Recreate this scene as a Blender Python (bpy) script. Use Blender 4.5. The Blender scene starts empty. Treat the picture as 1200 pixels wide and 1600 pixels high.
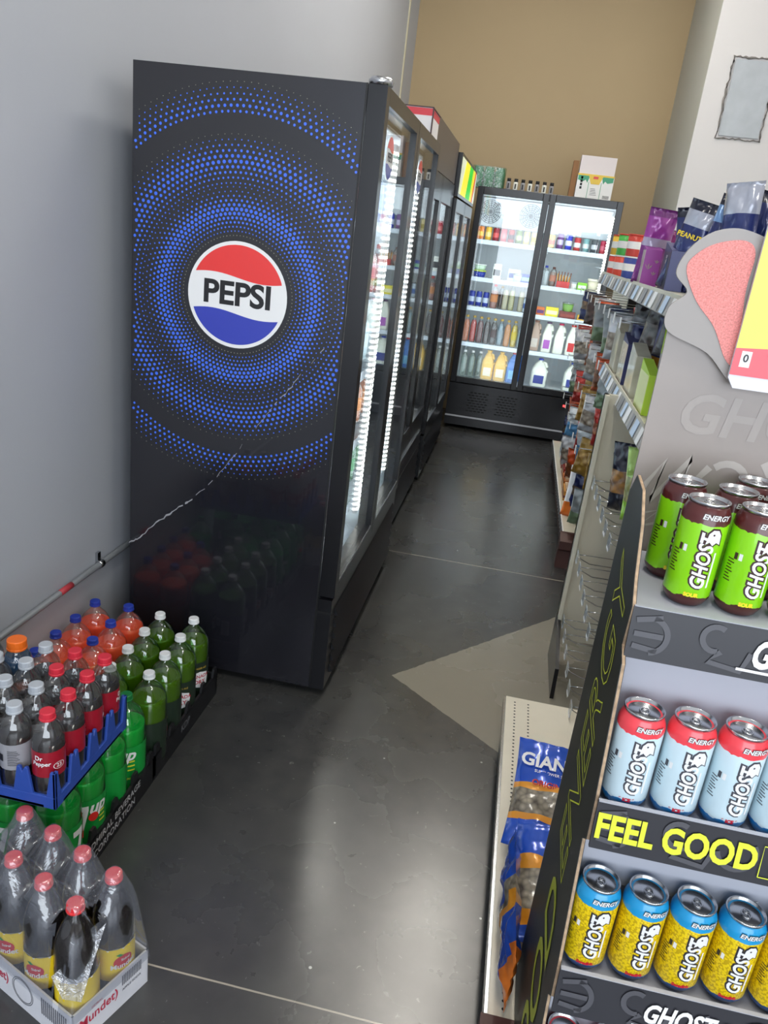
import bpy, bmesh, math, random
from mathutils import Matrix, Vector
random.seed(7)
C = bpy.context.scene.collection
PI = math.pi
# ---------------------------------------------------------------- camera
H_CAM, ROLL, PITCH, YAW, FPX = 1.6187, 0.1236, 0.3445, 0.138, 1216.07
cy, sy = math.cos(YAW), math.sin(YAW)
f0 = Vector((-sy, cy, 0)); r0 = Vector((cy, sy, 0)); zz = Vector((0, 0, 1))
fwd = f0*math.cos(PITCH) - zz*math.sin(PITCH)
up = f0*math.sin(PITCH) + zz*math.cos(PITCH)
right = r0*math.cos(ROLL) + up*math.sin(ROLL)
up2 = -r0*math.sin(ROLL) + up*math.cos(ROLL)
cam = bpy.data.cameras.new('camera'); co = bpy.data.objects.new('camera', cam); C.objects.link(co)
M = Matrix.Identity(4)
for i in range(3):
    M[i][0] = right[i]; M[i][1] = up2[i]; M[i][2] = -fwd[i]
M[2][3] = H_CAM
co.matrix_world = M
cam.sensor_fit = 'VERTICAL'; cam.sensor_height = 36; cam.lens = 36*FPX/1600; cam.clip_start = .02
bpy.context.scene.camera = co
# ---------------------------------------------------------------- light
vs = bpy.context.scene.view_settings
vs.view_transform = 'Standard'; vs.look = 'None'; vs.gamma = 1; vs.exposure = 0.0
W = bpy.data.worlds.new('daylight'); bpy.context.scene.world = W; W.use_nodes = True
bg = W.node_tree.nodes['Background']; bg.inputs[0].default_value = (.74, .84, 1, 1); bg.inputs[1].default_value = 1.0
def area(name, loc, rot, sx, sy_, power, col):
    l = bpy.data.lights.new(name, 'AREA'); l.shape = 'RECTANGLE'; l.size = sx; l.size_y = sy_; l.energy = power; l.color = col
    o = bpy.data.objects.new(name, l); C.objects.link(o); o.location = loc; o.rotation_euler = rot
    return o
area('window_daylight', (1.2, -3.05, 1.9), (PI/2, 0, 0), 4.6, 2.5, 190, (.86, .93, 1))
# ---------------------------------------------------------------- materials
MC = {}
def mat(name, col, rough=.5, metal=0, coat=0, emit=None, es=0, noise=0, nscale=20, bump=0, bscale=60, spec=.5, sss=0):
    if name in MC: return MC[name]
    m = bpy.data.materials.new(name); m.use_nodes = True; MC[name] = m
    nt = m.node_tree; b = nt.nodes['Principled BSDF']
    b.inputs['Base Color'].default_value = (*col, 1); b.inputs['Roughness'].default_value = rough
    b.inputs['Metallic'].default_value = metal; b.inputs['Coat Weight'].default_value = coat
    b.inputs['Specular IOR Level'].default_value = spec
    if emit: b.inputs['Emission Color'].default_value = (*emit, 1); b.inputs['Emission Strength'].default_value = es
    tc = nt.nodes.new('ShaderNodeTexCoord')
    if noise:
        n = nt.nodes.new('ShaderNodeTexNoise'); n.inputs['Scale'].default_value = nscale; n.inputs['Detail'].default_value = 5
        nt.links.new(tc.outputs['Object'], n.inputs['Vector'])
        r = nt.nodes.new('ShaderNodeValToRGB')
        r.color_ramp.elements[0].position = .3; r.color_ramp.elements[1].position = .7
        r.color_ramp.elements[0].color = (*[max(0, c*(1-noise)) for c in col], 1)
        r.color_ramp.elements[1].color = (*[min(1, c*(1+noise)) for c in col], 1)
        nt.links.new(n.outputs['Fac'], r.inputs['Fac']); nt.links.new(r.outputs['Color'], b.inputs['Base Color'])
    if bump:
        n = nt.nodes.new('ShaderNodeTexNoise'); n.inputs['Scale'].default_value = bscale; n.inputs['Detail'].default_value = 3
        nt.links.new(tc.outputs['Object'], n.inputs['Vector'])
        bp = nt.nodes.new('ShaderNodeBump'); bp.inputs['Strength'].default_value = bump; bp.inputs['Distance'].default_value = .004
        nt.links.new(n.outputs['Fac'], bp.inputs['Height']); nt.links.new(bp.outputs['Normal'], b.inputs['Normal'])
    return m
def s2l(*c):
    return tuple(((x/255)/12.92 if x/255 <= .04045 else ((x/255+.055)/1.055)**2.4) for x in c)
def clear(name, tint, gloss=.1, rough=.03, haze=0, hazecol=(1, 1, 1), bump=0, bscale=30, fres=True, fmax=.6):
    """thin clear sheet: tinted see-through, sheen that grows towards grazing view, optional milky haze"""
    if name in MC: return MC[name]
    m = bpy.data.materials.new(name); m.use_nodes = True; MC[name] = m
    nt = m.node_tree; nt.nodes.clear(); N = nt.nodes.new; L = nt.links.new
    out = N('ShaderNodeOutputMaterial'); t = N('ShaderNodeBsdfTransparent'); t.inputs[0].default_value = (*tint, 1)
    g = N('ShaderNodeBsdfGlossy'); g.inputs['Roughness'].default_value = rough
    mx = N('ShaderNodeMixShader')
    fr = N('ShaderNodeFresnel'); fr.inputs['IOR'].default_value = 1.45
    ma = N('ShaderNodeMath'); ma.operation = 'MULTIPLY_ADD'; ma.inputs[1].default_value = 1.0; ma.inputs[2].default_value = gloss*.3
    mi = N('ShaderNodeMath'); mi.operation = 'MINIMUM'; mi.inputs[1].default_value = fmax
    L(fr.outputs[0], ma.inputs[0]); L(ma.outputs[0], mi.inputs[0]); L(mi.outputs[0], mx.inputs[0])
    base = t
    if haze:
        d = N('ShaderNodeBsdfDiffuse'); d.inputs[0].default_value = (*hazecol, 1)
        mh = N('ShaderNodeMixShader'); mh.inputs[0].default_value = haze
        L(t.outputs[0], mh.inputs[1]); L(d.outputs[0], mh.inputs[2]); base = mh
    L(base.outputs[0], mx.inputs[1]); L(g.outputs[0], mx.inputs[2]); L(mx.outputs[0], out.inputs[0])
    if bump:
        tc = N('ShaderNodeTexCoord'); n = N('ShaderNodeTexNoise'); n.inputs['Scale'].default_value = bscale; n.inputs['Detail'].default_value = 3
        n.inputs['Distortion'].default_value = 1.5
        L(tc.outputs['Object'], n.inputs['Vector']); bp = N('ShaderNodeBump'); bp.inputs['Strength'].default_value = bump; bp.inputs['Distance'].default_value = .01
        L(n.outputs['Fac'], bp.inputs['Height']); L(bp.outputs[0], g.inputs['Normal'])
        L(bp.outputs[0], fr.inputs['Normal'])
    return m
def banded(name, cols, zs, wob=.004, wscale=60, rough=.3, metal=0, axis=2, speck=None, speckscale=300, coat=.3):
    """printed sleeve: colour zones along one axis with a torn-looking edge"""
    if name in MC: return MC[name]
    m = bpy.data.materials.new(name); m.use_nodes = True; MC[name] = m
    nt = m.node_tree; N = nt.nodes.new; L = nt.links.new; b = nt.nodes['Principled BSDF']
    b.inputs['Roughness'].default_value = rough; b.inputs['Metallic'].default_value = metal; b.inputs['Coat Weight'].default_value = coat
    tc = N('ShaderNodeTexCoord'); sp = N('ShaderNodeSeparateXYZ'); L(tc.outputs['Object'], sp.inputs[0])
    n = N('ShaderNodeTexNoise'); n.inputs['Scale'].default_value = wscale; n.inputs['Detail'].default_value = 4; L(tc.outputs['Object'], n.inputs['Vector'])
    s = N('ShaderNodeMath'); s.operation = 'MULTIPLY_ADD'; s.inputs[1].default_value = wob*4; L(n.outputs['Fac'], s.inputs[0]); L(sp.outputs[axis], s.inputs[2])
    prev = None
    for i, c in enumerate(cols):
        if i == 0:
            rgb = N('ShaderNodeRGB'); rgb.outputs[0].default_value = (*c, 1); prev = rgb.outputs[0]; 
            if speck:
                v = N('ShaderNodeTexVoronoi'); v.inputs['Scale'].default_value = speckscale; L(tc.outputs['Object'], v.inputs['Vector'])
                q = N('ShaderNodeMath'); q.operation = 'GREATER_THAN'; q.inputs[1].default_value = .55; L(v.outputs['Distance'], q.inputs[0])
            continue
        g = N('ShaderNodeMath'); g.operation = 'GREATER_THAN'; g.inputs[1].default_value = zs[i-1]+wob*2; L(s.outputs[0], g.inputs[0])
        mx = N('ShaderNodeMix'); mx.data_type = 'RGBA'; L(g.outputs[0], mx.inputs['Factor']); L(prev, mx.inputs['A'])
        if speck and i == speck[0]:
            m2 = N('ShaderNodeMix'); m2.data_type = 'RGBA'; L(q.outputs[0], m2.inputs['Factor']); m2.inputs['A'].default_value = (*c, 1); m2.inputs['B'].default_value = (*speck[1], 1)
            L(m2.outputs['Result'], mx.inputs['B'])
        else: mx.inputs['B'].default_value = (*c, 1)
        prev = mx.outputs['Result']
    L(prev, b.inputs['Base Color'])
    return m
# ---------------------------------------------------------------- mesh helpers
class MB:
    def __init__(s): s.v = []; s.f = []; s.m = []; s.sm = []
    def add(s, vs_, fs, mi=0, smooth=False):
        o = len(s.v); s.v += [tuple(v) for v in vs_]
        for f in fs: s.f.append([i+o for i in f]); s.m.append(mi); s.sm.append(smooth)
        return s
    def box(s, x0, x1, y0, y1, z0, z1, mi=0):
        v = [(x0, y0, z0), (x1, y0, z0), (x1, y1, z0), (x0, y1, z0), (x0, y0, z1), (x1, y0, z1), (x1, y1, z1), (x0, y1, z1)]
        return s.add(v, [(0, 3, 2, 1), (4, 5, 6, 7), (0, 1, 5, 4), (1, 2, 6, 5), (2, 3, 7, 6), (3, 0, 4, 7)], mi)
    def rbox(s, x0, x1, y0, y1, z0, z1, r=.01, mi=0, n=3):
        """box with rounded vertical corners"""
        pts = []
        for cx, cy_, a in ((x1-r, y1-r, 0), (x0+r, y1-r, 90), (x0+r, y0+r, 180), (x1-r, y0+r, 270)):
            for k in range(n+1):
                t = math.radians(a+90*k/n); pts.append((cx+r*math.cos(t), cy_+r*math.sin(t)))
        return s.prism(pts, z0, z1, mi)
    def prism(s, pts, z0, z1, mi=0, ax='z'):
        n = len(pts)
        def P(p, z): return (p[0], p[1], z) if ax == 'z' else ((z, p[0], p[1]) if ax == 'x' else (p[0], z, p[1]))
        v = [P(p, z0) for p in pts]+[P(p, z1) for p in pts]
        f = [tuple(range(n-1, -1, -1)), tuple(range(n, 2*n))]+[(i, (i+1) % n, (i+1) % n+n, i+n) for i in range(n)]
        return s.add(v, f, mi)
    def lathe(s, prof, n=20, mi=None, c=(0, 0, 0), smooth=True, cap=True):
        """prof: list of (r, z[, material])"""
        v = []; 
        for p in prof:
            for k in range(n):
                t = 2*PI*k/n; v.append((c[0]+p[0]*math.cos(t), c[1]+p[0]*math.sin(t), c[2]+p[1]))
        o = len(s.v); s.v += v
        for i in range(len(prof)-1):
            mm = mi if mi is not None else (prof[i+1][2] if len(prof[i+1]) > 2 else 0)
            for k in range(n):
                a = o+i*n+k; b_ = o+i*n+(k+1) % n
                s.f.append([a, b_, b_+n, a+n]); s.m.append(mm); s.sm.append(smooth)
        if cap:
            s.f.append([o+k for k in range(n-1, -1, -1)]); s.m.append(mi or 0); s.sm.append(False)
            L_ = len(prof)-1; s.f.append([o+L_*n+k for k in range(n)]); s.m.append(mi if mi is not None else (prof[-1][2] if len(prof[-1]) > 2 else 0)); s.sm.append(False)
        return s
    def tube(s, pts, r, n=6, mi=0, close=False):
        pts = [Vector(p) for p in pts]; rings = []
        for i, p in enumerate(pts):
            a = pts[i-1] if (i or close) else p; b_ = pts[(i+1) % len(pts)] if (i < len(pts)-1 or close) else p
            d = (b_-a).normalized() if (b_-a).length else Vector((0, 0, 1))
            u = d.cross(Vector((0, 0, 1))); u = u.normalized() if u.length > .05 else d.cross(Vector((1, 0, 0))).normalized()
            w = d.cross(u); rr = r[i] if isinstance(r, (list, tuple)) else r
            rings.append([p+u*rr*math.cos(2*PI*k/n)+w*rr*math.sin(2*PI*k/n) for k in range(n)])
        o = len(s.v)
        for R_ in rings: s.v += [tuple(q) for q in R_]
        m_ = len(rings)
        for i in range(m_ if close else m_-1):
            for k in range(n):
                a = o+i*n+k; b_ = o+i*n+(k+1) % n; j = ((i+1) % m_)*n
                s.f.append([a, b_, o+j+(k+1) % n, o+j+k]); s.m.append(mi); s.sm.append(True)
        if not close:
            s.f.append([o+k for k in range(n-1, -1, -1)]); s.m.append(mi); s.sm.append(False)
            s.f.append([o+(m_-1)*n+k for k in range(n)]); s.m.append(mi); s.sm.append(False)
        return s
    def loft(s, rings, mi=0, smooth=True, cap=True):
        n = len(rings[0]); o = len(s.v)
        for R_ in rings: s.v += [tuple(q) for q in R_]
        for i in range(len(rings)-1):
            mm = mi[i] if isinstance(mi, list) else mi
            for k in range(n):
                a = o+i*n+k; b_ = o+i*n+(k+1) % n
                s.f.append([a, b_, b_+n, a+n]); s.m.append(mm); s.sm.append(smooth)
        if cap:
            s.f.append([o+k for k in range(n-1, -1, -1)]); s.m.append(mi[0] if isinstance(mi, list) else mi); s.sm.append(False)
            s.f.append([o+(len(rings)-1)*n+k for k in range(n)]); s.m.append(mi[-1] if isinstance(mi, list) else mi); s.sm.append(False)
        return s
    def xf(s, M_):
        s.v = [tuple(M_ @ Vector(v)) for v in s.v]; return s
    def build(s, name, mats, parent=None, bevel=0):
        me = bpy.data.meshes.new(name); me.from_pydata(s.v, [], s.f)
        if not isinstance(mats, (list, tuple)): mats = [mats]
        for m_ in mats: me.materials.append(m_)
        me.polygons.foreach_set('material_index', [min(i, len(mats)-1) for i in s.m])
        me.polygons.foreach_set('use_smooth', s.sm); me.update()
        o = bpy.data.objects.new(name, me); C.objects.link(o)
        if parent: o.parent = parent
        if bevel:
            b_ = o.modifiers.new('bevel', 'BEVEL'); b_.width = bevel; b_.segments = 2; b_.limit_method = 'ANGLE'
        return o
def tag(o, label, cat, group=None):
    o['label'] = label; o['category'] = cat
    if group: o['group'] = group
    return o
def thing(name, label, cat, loc=(0, 0, 0), rz=0, group=None):
    o = bpy.data.objects.new(name, None); C.objects.link(o); o.location = loc; o.rotation_euler = (0, 0, rz); o.empty_display_size = .05
    return tag(o, label, cat, group)
def struct(o): o['kind'] = 'structure'; return o
def dup(root, loc, rz=None, label=None, group=None, rot=None):
    r = root.copy(); C.objects.link(r); r.location = loc
    if rz is not None: r.rotation_euler = (0, 0, rz)
    if rot is not None: r.rotation_euler = rot
    if label: r['label'] = label
    if group: r['group'] = group
    for ch in list(root.children):
        c = ch.copy(); C.objects.link(c); c.parent = r
        for g in list(ch.children):
            d = g.copy(); C.objects.link(d); d.parent = c
    return r
ORD = ['first', 'second', 'third', 'fourth', 'fifth', 'sixth', 'seventh', 'eighth', 'ninth', 'tenth', 'eleventh', 'twelfth']
def frame(o, x, y):
    """matrix: origin o, text-right x, text-up y"""
    x = Vector(x).normalized(); y = Vector(y).normalized(); z = x.cross(y)
    M_ = Matrix.Identity(4)
    for i in range(3): M_[i][0] = x[i]; M_[i][1] = y[i]; M_[i][2] = z[i]; M_[i][3] = o[i]
    return M_
def text_geo(body, size, bold=0, shear=0, outline=0, sx=1, ext=0, space=1, res=3):
    cu = bpy.data.curves.new('lettering', 'FONT'); cu.body = body; cu.size = size; cu.offset = bold*size; cu.shear = shear
    cu.align_x = 'CENTER'; cu.align_y = 'CENTER'; cu.resolution_u = res; cu.space_character = space; cu.extrude = ext
    if outline: cu.fill_mode = 'NONE'; cu.bevel_depth = outline; cu.bevel_resolution = 0
    o = bpy.data.objects.new('lettering', cu); C.objects.link(o)
    dg = bpy.context.evaluated_depsgraph_get(); me = bpy.data.meshes.new_from_object(o.evaluated_get(dg))
    v = [(p.co.x*sx, p.co.y, p.co.z) for p in me.vertices]; f = [tuple(p.vertices) for p in me.polygons]
    bpy.data.objects.remove(o); bpy.data.curves.remove(cu); bpy.data.meshes.remove(me)
    return v, f
def text(mb, body, size, M_, mi=0, **k):
    v, f = text_geo(body, size, **k)
    mb.add([tuple(M_ @ Vector(p)) for p in v], f, mi); return mb
def wrap_geo(mb, v, f, r, th0, z0, mi=0, rot=False, dr=.0004, maxlen=.006):
    """bend flat lettering round an upright cylinder; rot turns it to read upwards; th0 is the outward angle"""
    bm = bmesh.new()
    vv = [bm.verts.new(p) for p in v]
    for q in f:
        try: bm.faces.new([vv[i] for i in q])
        except ValueError: pass
    bmesh.ops.triangulate(bm, faces=bm.faces[:])
    for _ in range(3):
        es = [e for e in bm.edges if e.calc_length() > maxlen]
        if not es: break
        bmesh.ops.subdivide_edges(bm, edges=es, cuts=1, use_grid_fill=False); bmesh.ops.triangulate(bm, faces=bm.faces[:])
    out = []
    for i, p in enumerate(bm.verts):
        p.index = i
        x, y = (p.co.x, p.co.y) if not rot else (-p.co.y, p.co.x)
        rr = (r(z0+y) if callable(r) else r)+dr+p.co.z; t = th0+x/rr
        out.append((rr*math.cos(t), rr*math.sin(t), z0+y))
    fs = [tuple(q.index for q in fc.verts) for fc in bm.faces]; bm.free()
    return mb.add(out, fs, mi)
def wrap_text(mb, body, size, r, th0, z0, mi=0, rot=False, dr=.0004, **k):
    v, f = text_geo(body, size, **k); return wrap_geo(mb, v, f, r, th0, z0, mi, rot, dr)
def rect_geo(x0, x1, y0, y1): return [(x0, y0, 0), (x1, y0, 0), (x1, y1, 0), (x0, y1, 0)], [(0, 1, 2, 3)]
def poly_geo(pts): return [(p[0], p[1], 0) for p in pts], [tuple(range(len(pts)))]
# common materials
BLACK = mat('satin_black_metal', s2l(20, 20, 24), .28, coat=.15, spec=.4)
BLACKM = mat('matt_black_plastic', s2l(26, 26, 28), .55)
WHITE = mat('white_print', s2l(235, 235, 235), .45)
DGREY = mat('charcoal_print', s2l(48, 48, 52), .5)
INK = mat('black_ink', s2l(22, 22, 26), .5)
CREAM = mat('cream_powder_coat', s2l(205, 200, 182), .4, coat=.1, noise=.02, nscale=3)
STEEL = mat('bright_wire_steel', s2l(190, 192, 195), .22, 1)
ALU = mat('brushed_aluminium', s2l(200, 202, 206), .25, 1)
LED = mat('led_light', (1, 1, 1), .4, emit=(1, .98, .92), es=9)
GLASS = clear('cooler_door_glass', (.93, .96, .96), .1, .01, fmax=.45)
CLEARP = clear('clear_plastic', (.93, .95, .95), .35, .06, haze=.06)
KRAFT = mat('kraft_board_edge', s2l(176, 150, 122), .85, noise=.25, nscale=90)
GREYB = mat('grey_board', s2l(176, 178, 188), .6)
# ================================================================= STRUCTURE
XL, YB, ZC = -1.33, 7.85, 4.3
def floor_mat():
    m = bpy.data.materials.new('polished_concrete'); m.use_nodes = True
    nt = m.node_tree; N = nt.nodes.new; L = nt.links.new; b = nt.nodes['Principled BSDF']
    tc = N('ShaderNodeTexCoord'); sp = N('ShaderNodeSeparateXYZ'); L(tc.outputs['Object'], sp.inputs[0])
    def noise(sc, det=6, dist=0):
        n = N('ShaderNodeTexNoise'); n.inputs['Scale'].default_value = sc; n.inputs['Detail'].default_value = det; n.inputs['Distortion'].default_value = dist
        L(tc.outputs['Object'], n.inputs['Vector']); return n.outputs['Fac']
    def math_(op, a, b_=0, c=0):
        n = N('ShaderNodeMath'); n.operation = op
        for i, x in enumerate((a, b_, c)):
            if isinstance(x, (int, float)): n.inputs[i].default_value = x
            else: L(x, n.inputs[i])
        return n.outputs[0]
    def mix(f, a, b_):
        n = N('ShaderNodeMix'); n.data_type = 'RGBA'; L(f, n.inputs['Factor'])
        for k, x in (('A', a), ('B', b_)):
            if isinstance(x, tuple): n.inputs[k].default_value = (*x, 1)
            else: L(x, n.inputs[k])
        return n.outputs['Result']
    n1 = noise(1.6, 8, .2); n2 = noise(14, 8); 
    r = N('ShaderNodeValToRGB'); r.color_ramp.elements[0].position = .32; r.color_ramp.elements[1].position = .72
    r.color_ramp.elements[0].color = (*s2l(43, 43, 45), 1); r.color_ramp.elements[1].color = (*s2l(70, 70, 68), 1)
    L(math_('MULTIPLY_ADD', n2, .35, math_('MULTIPLY', n1, .68)), r.inputs['Fac']); base = r.outputs['Color']
    # unstained beige area with straight cut edges
    x, y = sp.outputs[0], sp.outputs[1]
    wob = math_('MULTIPLY', math_('SUBTRACT', noise(25), .5), .02)
    dx = math_('ADD', math_('SUBTRACT', x, -.257), wob); dy = math_('SUBTRACT', y, 2.639)
    in1 = math_('GREATER_THAN', math_('SUBTRACT', math_('MULTIPLY', dx, .837), math_('MULTIPLY', dy, .696)), 0)
    in2 = math_('GREATER_THAN', math_('ADD', math_('MULTIPLY', dx, .337), math_('MULTIPLY', dy, .413)), 0)
    patch = math_('MULTIPLY', in1, in2)
    base = mix(math_('MULTIPLY', patch, .8), base, s2l(142, 136, 122))
    # pale scuffs and specks
    sc = math_('GREATER_THAN', noise(60, 8, .8), .70); base = mix(math_('MULTIPLY', sc, .3), base, s2l(150, 150, 145))
    v = N('ShaderNodeTexVoronoi'); v.inputs['Scale'].default_value = 7; L(tc.outputs['Object'], v.inputs['Vector'])
    base = mix(math_('LESS_THAN', v.outputs['Distance'], .028), base, s2l(190, 190, 185))
    # saw-cut joints
    for yj, w, sl in ((1.23, .0022, 0), (3.88, .003, 0)):
        d = math_('ABSOLUTE', math_('SUBTRACT', math_('ADD', y, math_('MULTIPLY', math_('SUBTRACT', noise(6), .5), .004)), yj))
        base = mix(math_('LESS_THAN', d, w), base, s2l(168, 160, 145))
    L(base, b.inputs['Base Color'])
    L(math_('MULTIPLY_ADD', noise(2.2, 7, .2), .26, .14), b.inputs['Roughness'])
    b.inputs['Specular IOR Level'].default_value = .6; b.inputs['Coat Weight'].default_value = .45; b.inputs['Coat Roughness'].default_value = .26
    bp = N('ShaderNodeBump'); bp.inputs['Strength'].default_value = .06; bp.inputs['Distance'].default_value = .002; L(n2, bp.inputs['Height']); L(bp.outputs[0], b.inputs['Normal'])
    return m
FLOOR = floor_mat()
WL = mat('left_wall_paint', s2l(176, 180, 188), .6, bump=.05, bscale=180, noise=.015, nscale=2)
WT = mat('tan_wall_paint', s2l(176, 155, 120), .65, bump=.05, bscale=180, noise=.015, nscale=2)
WW = mat('white_wall_paint', s2l(202, 200, 200), .6, bump=.05, bscale=180)
WG = mat('grey_return_paint', s2l(180, 182, 176), .6)
CEIL = mat('ceiling_white', s2l(215, 213, 208), .8)
struct(MB().box(-1.5, 4.6, -3.2, 8.0, -.1, 0).build('floor', FLOOR))
struct(MB().box(-1.5, 4.6, -3.2, 8.0, ZC, ZC+.1).build('ceiling', CEIL))
struct(MB().box(-1.5, XL, -3.2, 8.0, 0, ZC).build('wall_left', WL))
struct(MB().box(XL, 4.6, YB, 8.0, 0, ZC).build('wall_back', WT))
struct(MB().box(4.5, 4.6, -3.2, 6.44, 0, ZC).build('wall_right', WW))
wp = MB().box(.987, 4.6, 6.44, 6.52, 0, ZC, 0); wp.box(.985, .987, 6.4401, YB, 0, ZC, 1); wp.box(.987, 1.09, 6.52, YB, 0, ZC, 1)
struct(wp.build('wall_partition', [WW, WG]))
fw = MB().box(XL, 4.5, -3.2, -3.1, 0, .6).box(XL, 4.5, -3.2, -3.1, 3.3, ZC).box(XL, -1.15, -3.2, -3.1, .6, 3.3).box(3.6, 4.5, -3.2, -3.1, .6, 3.3)
struct(fw.build('wall_front', WW))
wf = MB()
for x in (-1.15, .4, 1.95, 3.52): wf.box(x, x+.08, -3.2, -3.1, .6, 3.3)
wf.box(-1.15, 3.6, -3.2, -3.1, .6, .68).box(-1.15, 3.6, -3.2, -3.1, 3.22, 3.3)
struct(wf.build('window_1', mat('dark_window_frame', s2l(40, 40, 42), .4)))
struct(MB().box(XL, XL+.012, 7.33, 7.352, 0, ZC).build('trim_1', mat('corner_bead', s2l(196, 190, 165), .5)))
# grey blank plate with a torn paper rim on the white wall
pl = thing('blank_wall_plate', 'grey rectangular cover plate with scuffed rim high on the white wall', 'wall plate', (1.29, 6.435, 2.77))
MB().box(-.135, .135, -.006, 0.003, -.24, .24).build('plate', mat('plate_grey', s2l(168, 174, 180), .45, noise=.08, nscale=9), pl)
rp = MB(); pts = []
for k in range(60):
    t = k/60*4; e = int(t); u = t-e; a, b = [((-.15, -.255), (.15, -.255)), ((.15, -.255), (.15, .255)), ((.15, .255), (-.15, .255)), ((-.15, .255), (-.15, -.255))][e]
    pts.append((a[0]+(b[0]-a[0])*u+random.uniform(-.006, .006), -.001, a[1]+(b[1]-a[1])*u+random.uniform(-.006, .006)))
rp.tube(pts, [random.uniform(.003, .009) for _ in pts], 5, 0, True); rp.build('torn_rim', mat('torn_rim_dark', s2l(120, 116, 112), .9, noise=.4, nscale=60), pl)
# conduit
cd = thing('wall_conduit', 'thin grey metal conduit running low along the left wall', 'conduit', (XL+.014, 0, .392))
MB().tube([(0, .3, 0), (0, 5, 0)], .011, 10).build('pipe', mat('galvanised_grey', s2l(142, 146, 150), .4, .3), cd)
MB().tube([(0, 2.335, 0), (0, 2.36, 0)], .015, 10).box(-.013, -.003, 2.337, 2.357, .008, .045).build('strap', STEEL, cd)
MB().tube([(.0015, 2.09, .0015), (.0015, 2.16, .0015)], .0108, 10).build('sticker', mat('red_mark', s2l(190, 60, 70), .5), cd)
# ceiling strip lights (out of the frame, over the aisle)
for i, (x, y) in enumerate(((.1, 4.3), (3.3, 3.6), (.0, .6), (2.6, 0), (.1, 5.6))):
    t = thing('ceiling_light', ['strip light over the cooler aisle', 'strip light over the right shelves, far end', 'strip light nearest the entrance aisle', 'strip light nearest the window', 'strip light farthest down the aisle'][i], 'light', (x, y, ZC-.08))
    MB().box(-.16, .16, -.62, .62, .03, .08).build('housing', WHITE, t)
    MB().box(-.14, .14, -.6, .6, 0, .03).build('diffuser', mat('lamp_diffuser', (1, 1, 1), .5, emit=(1, .95, .86), es=33), t)
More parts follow.
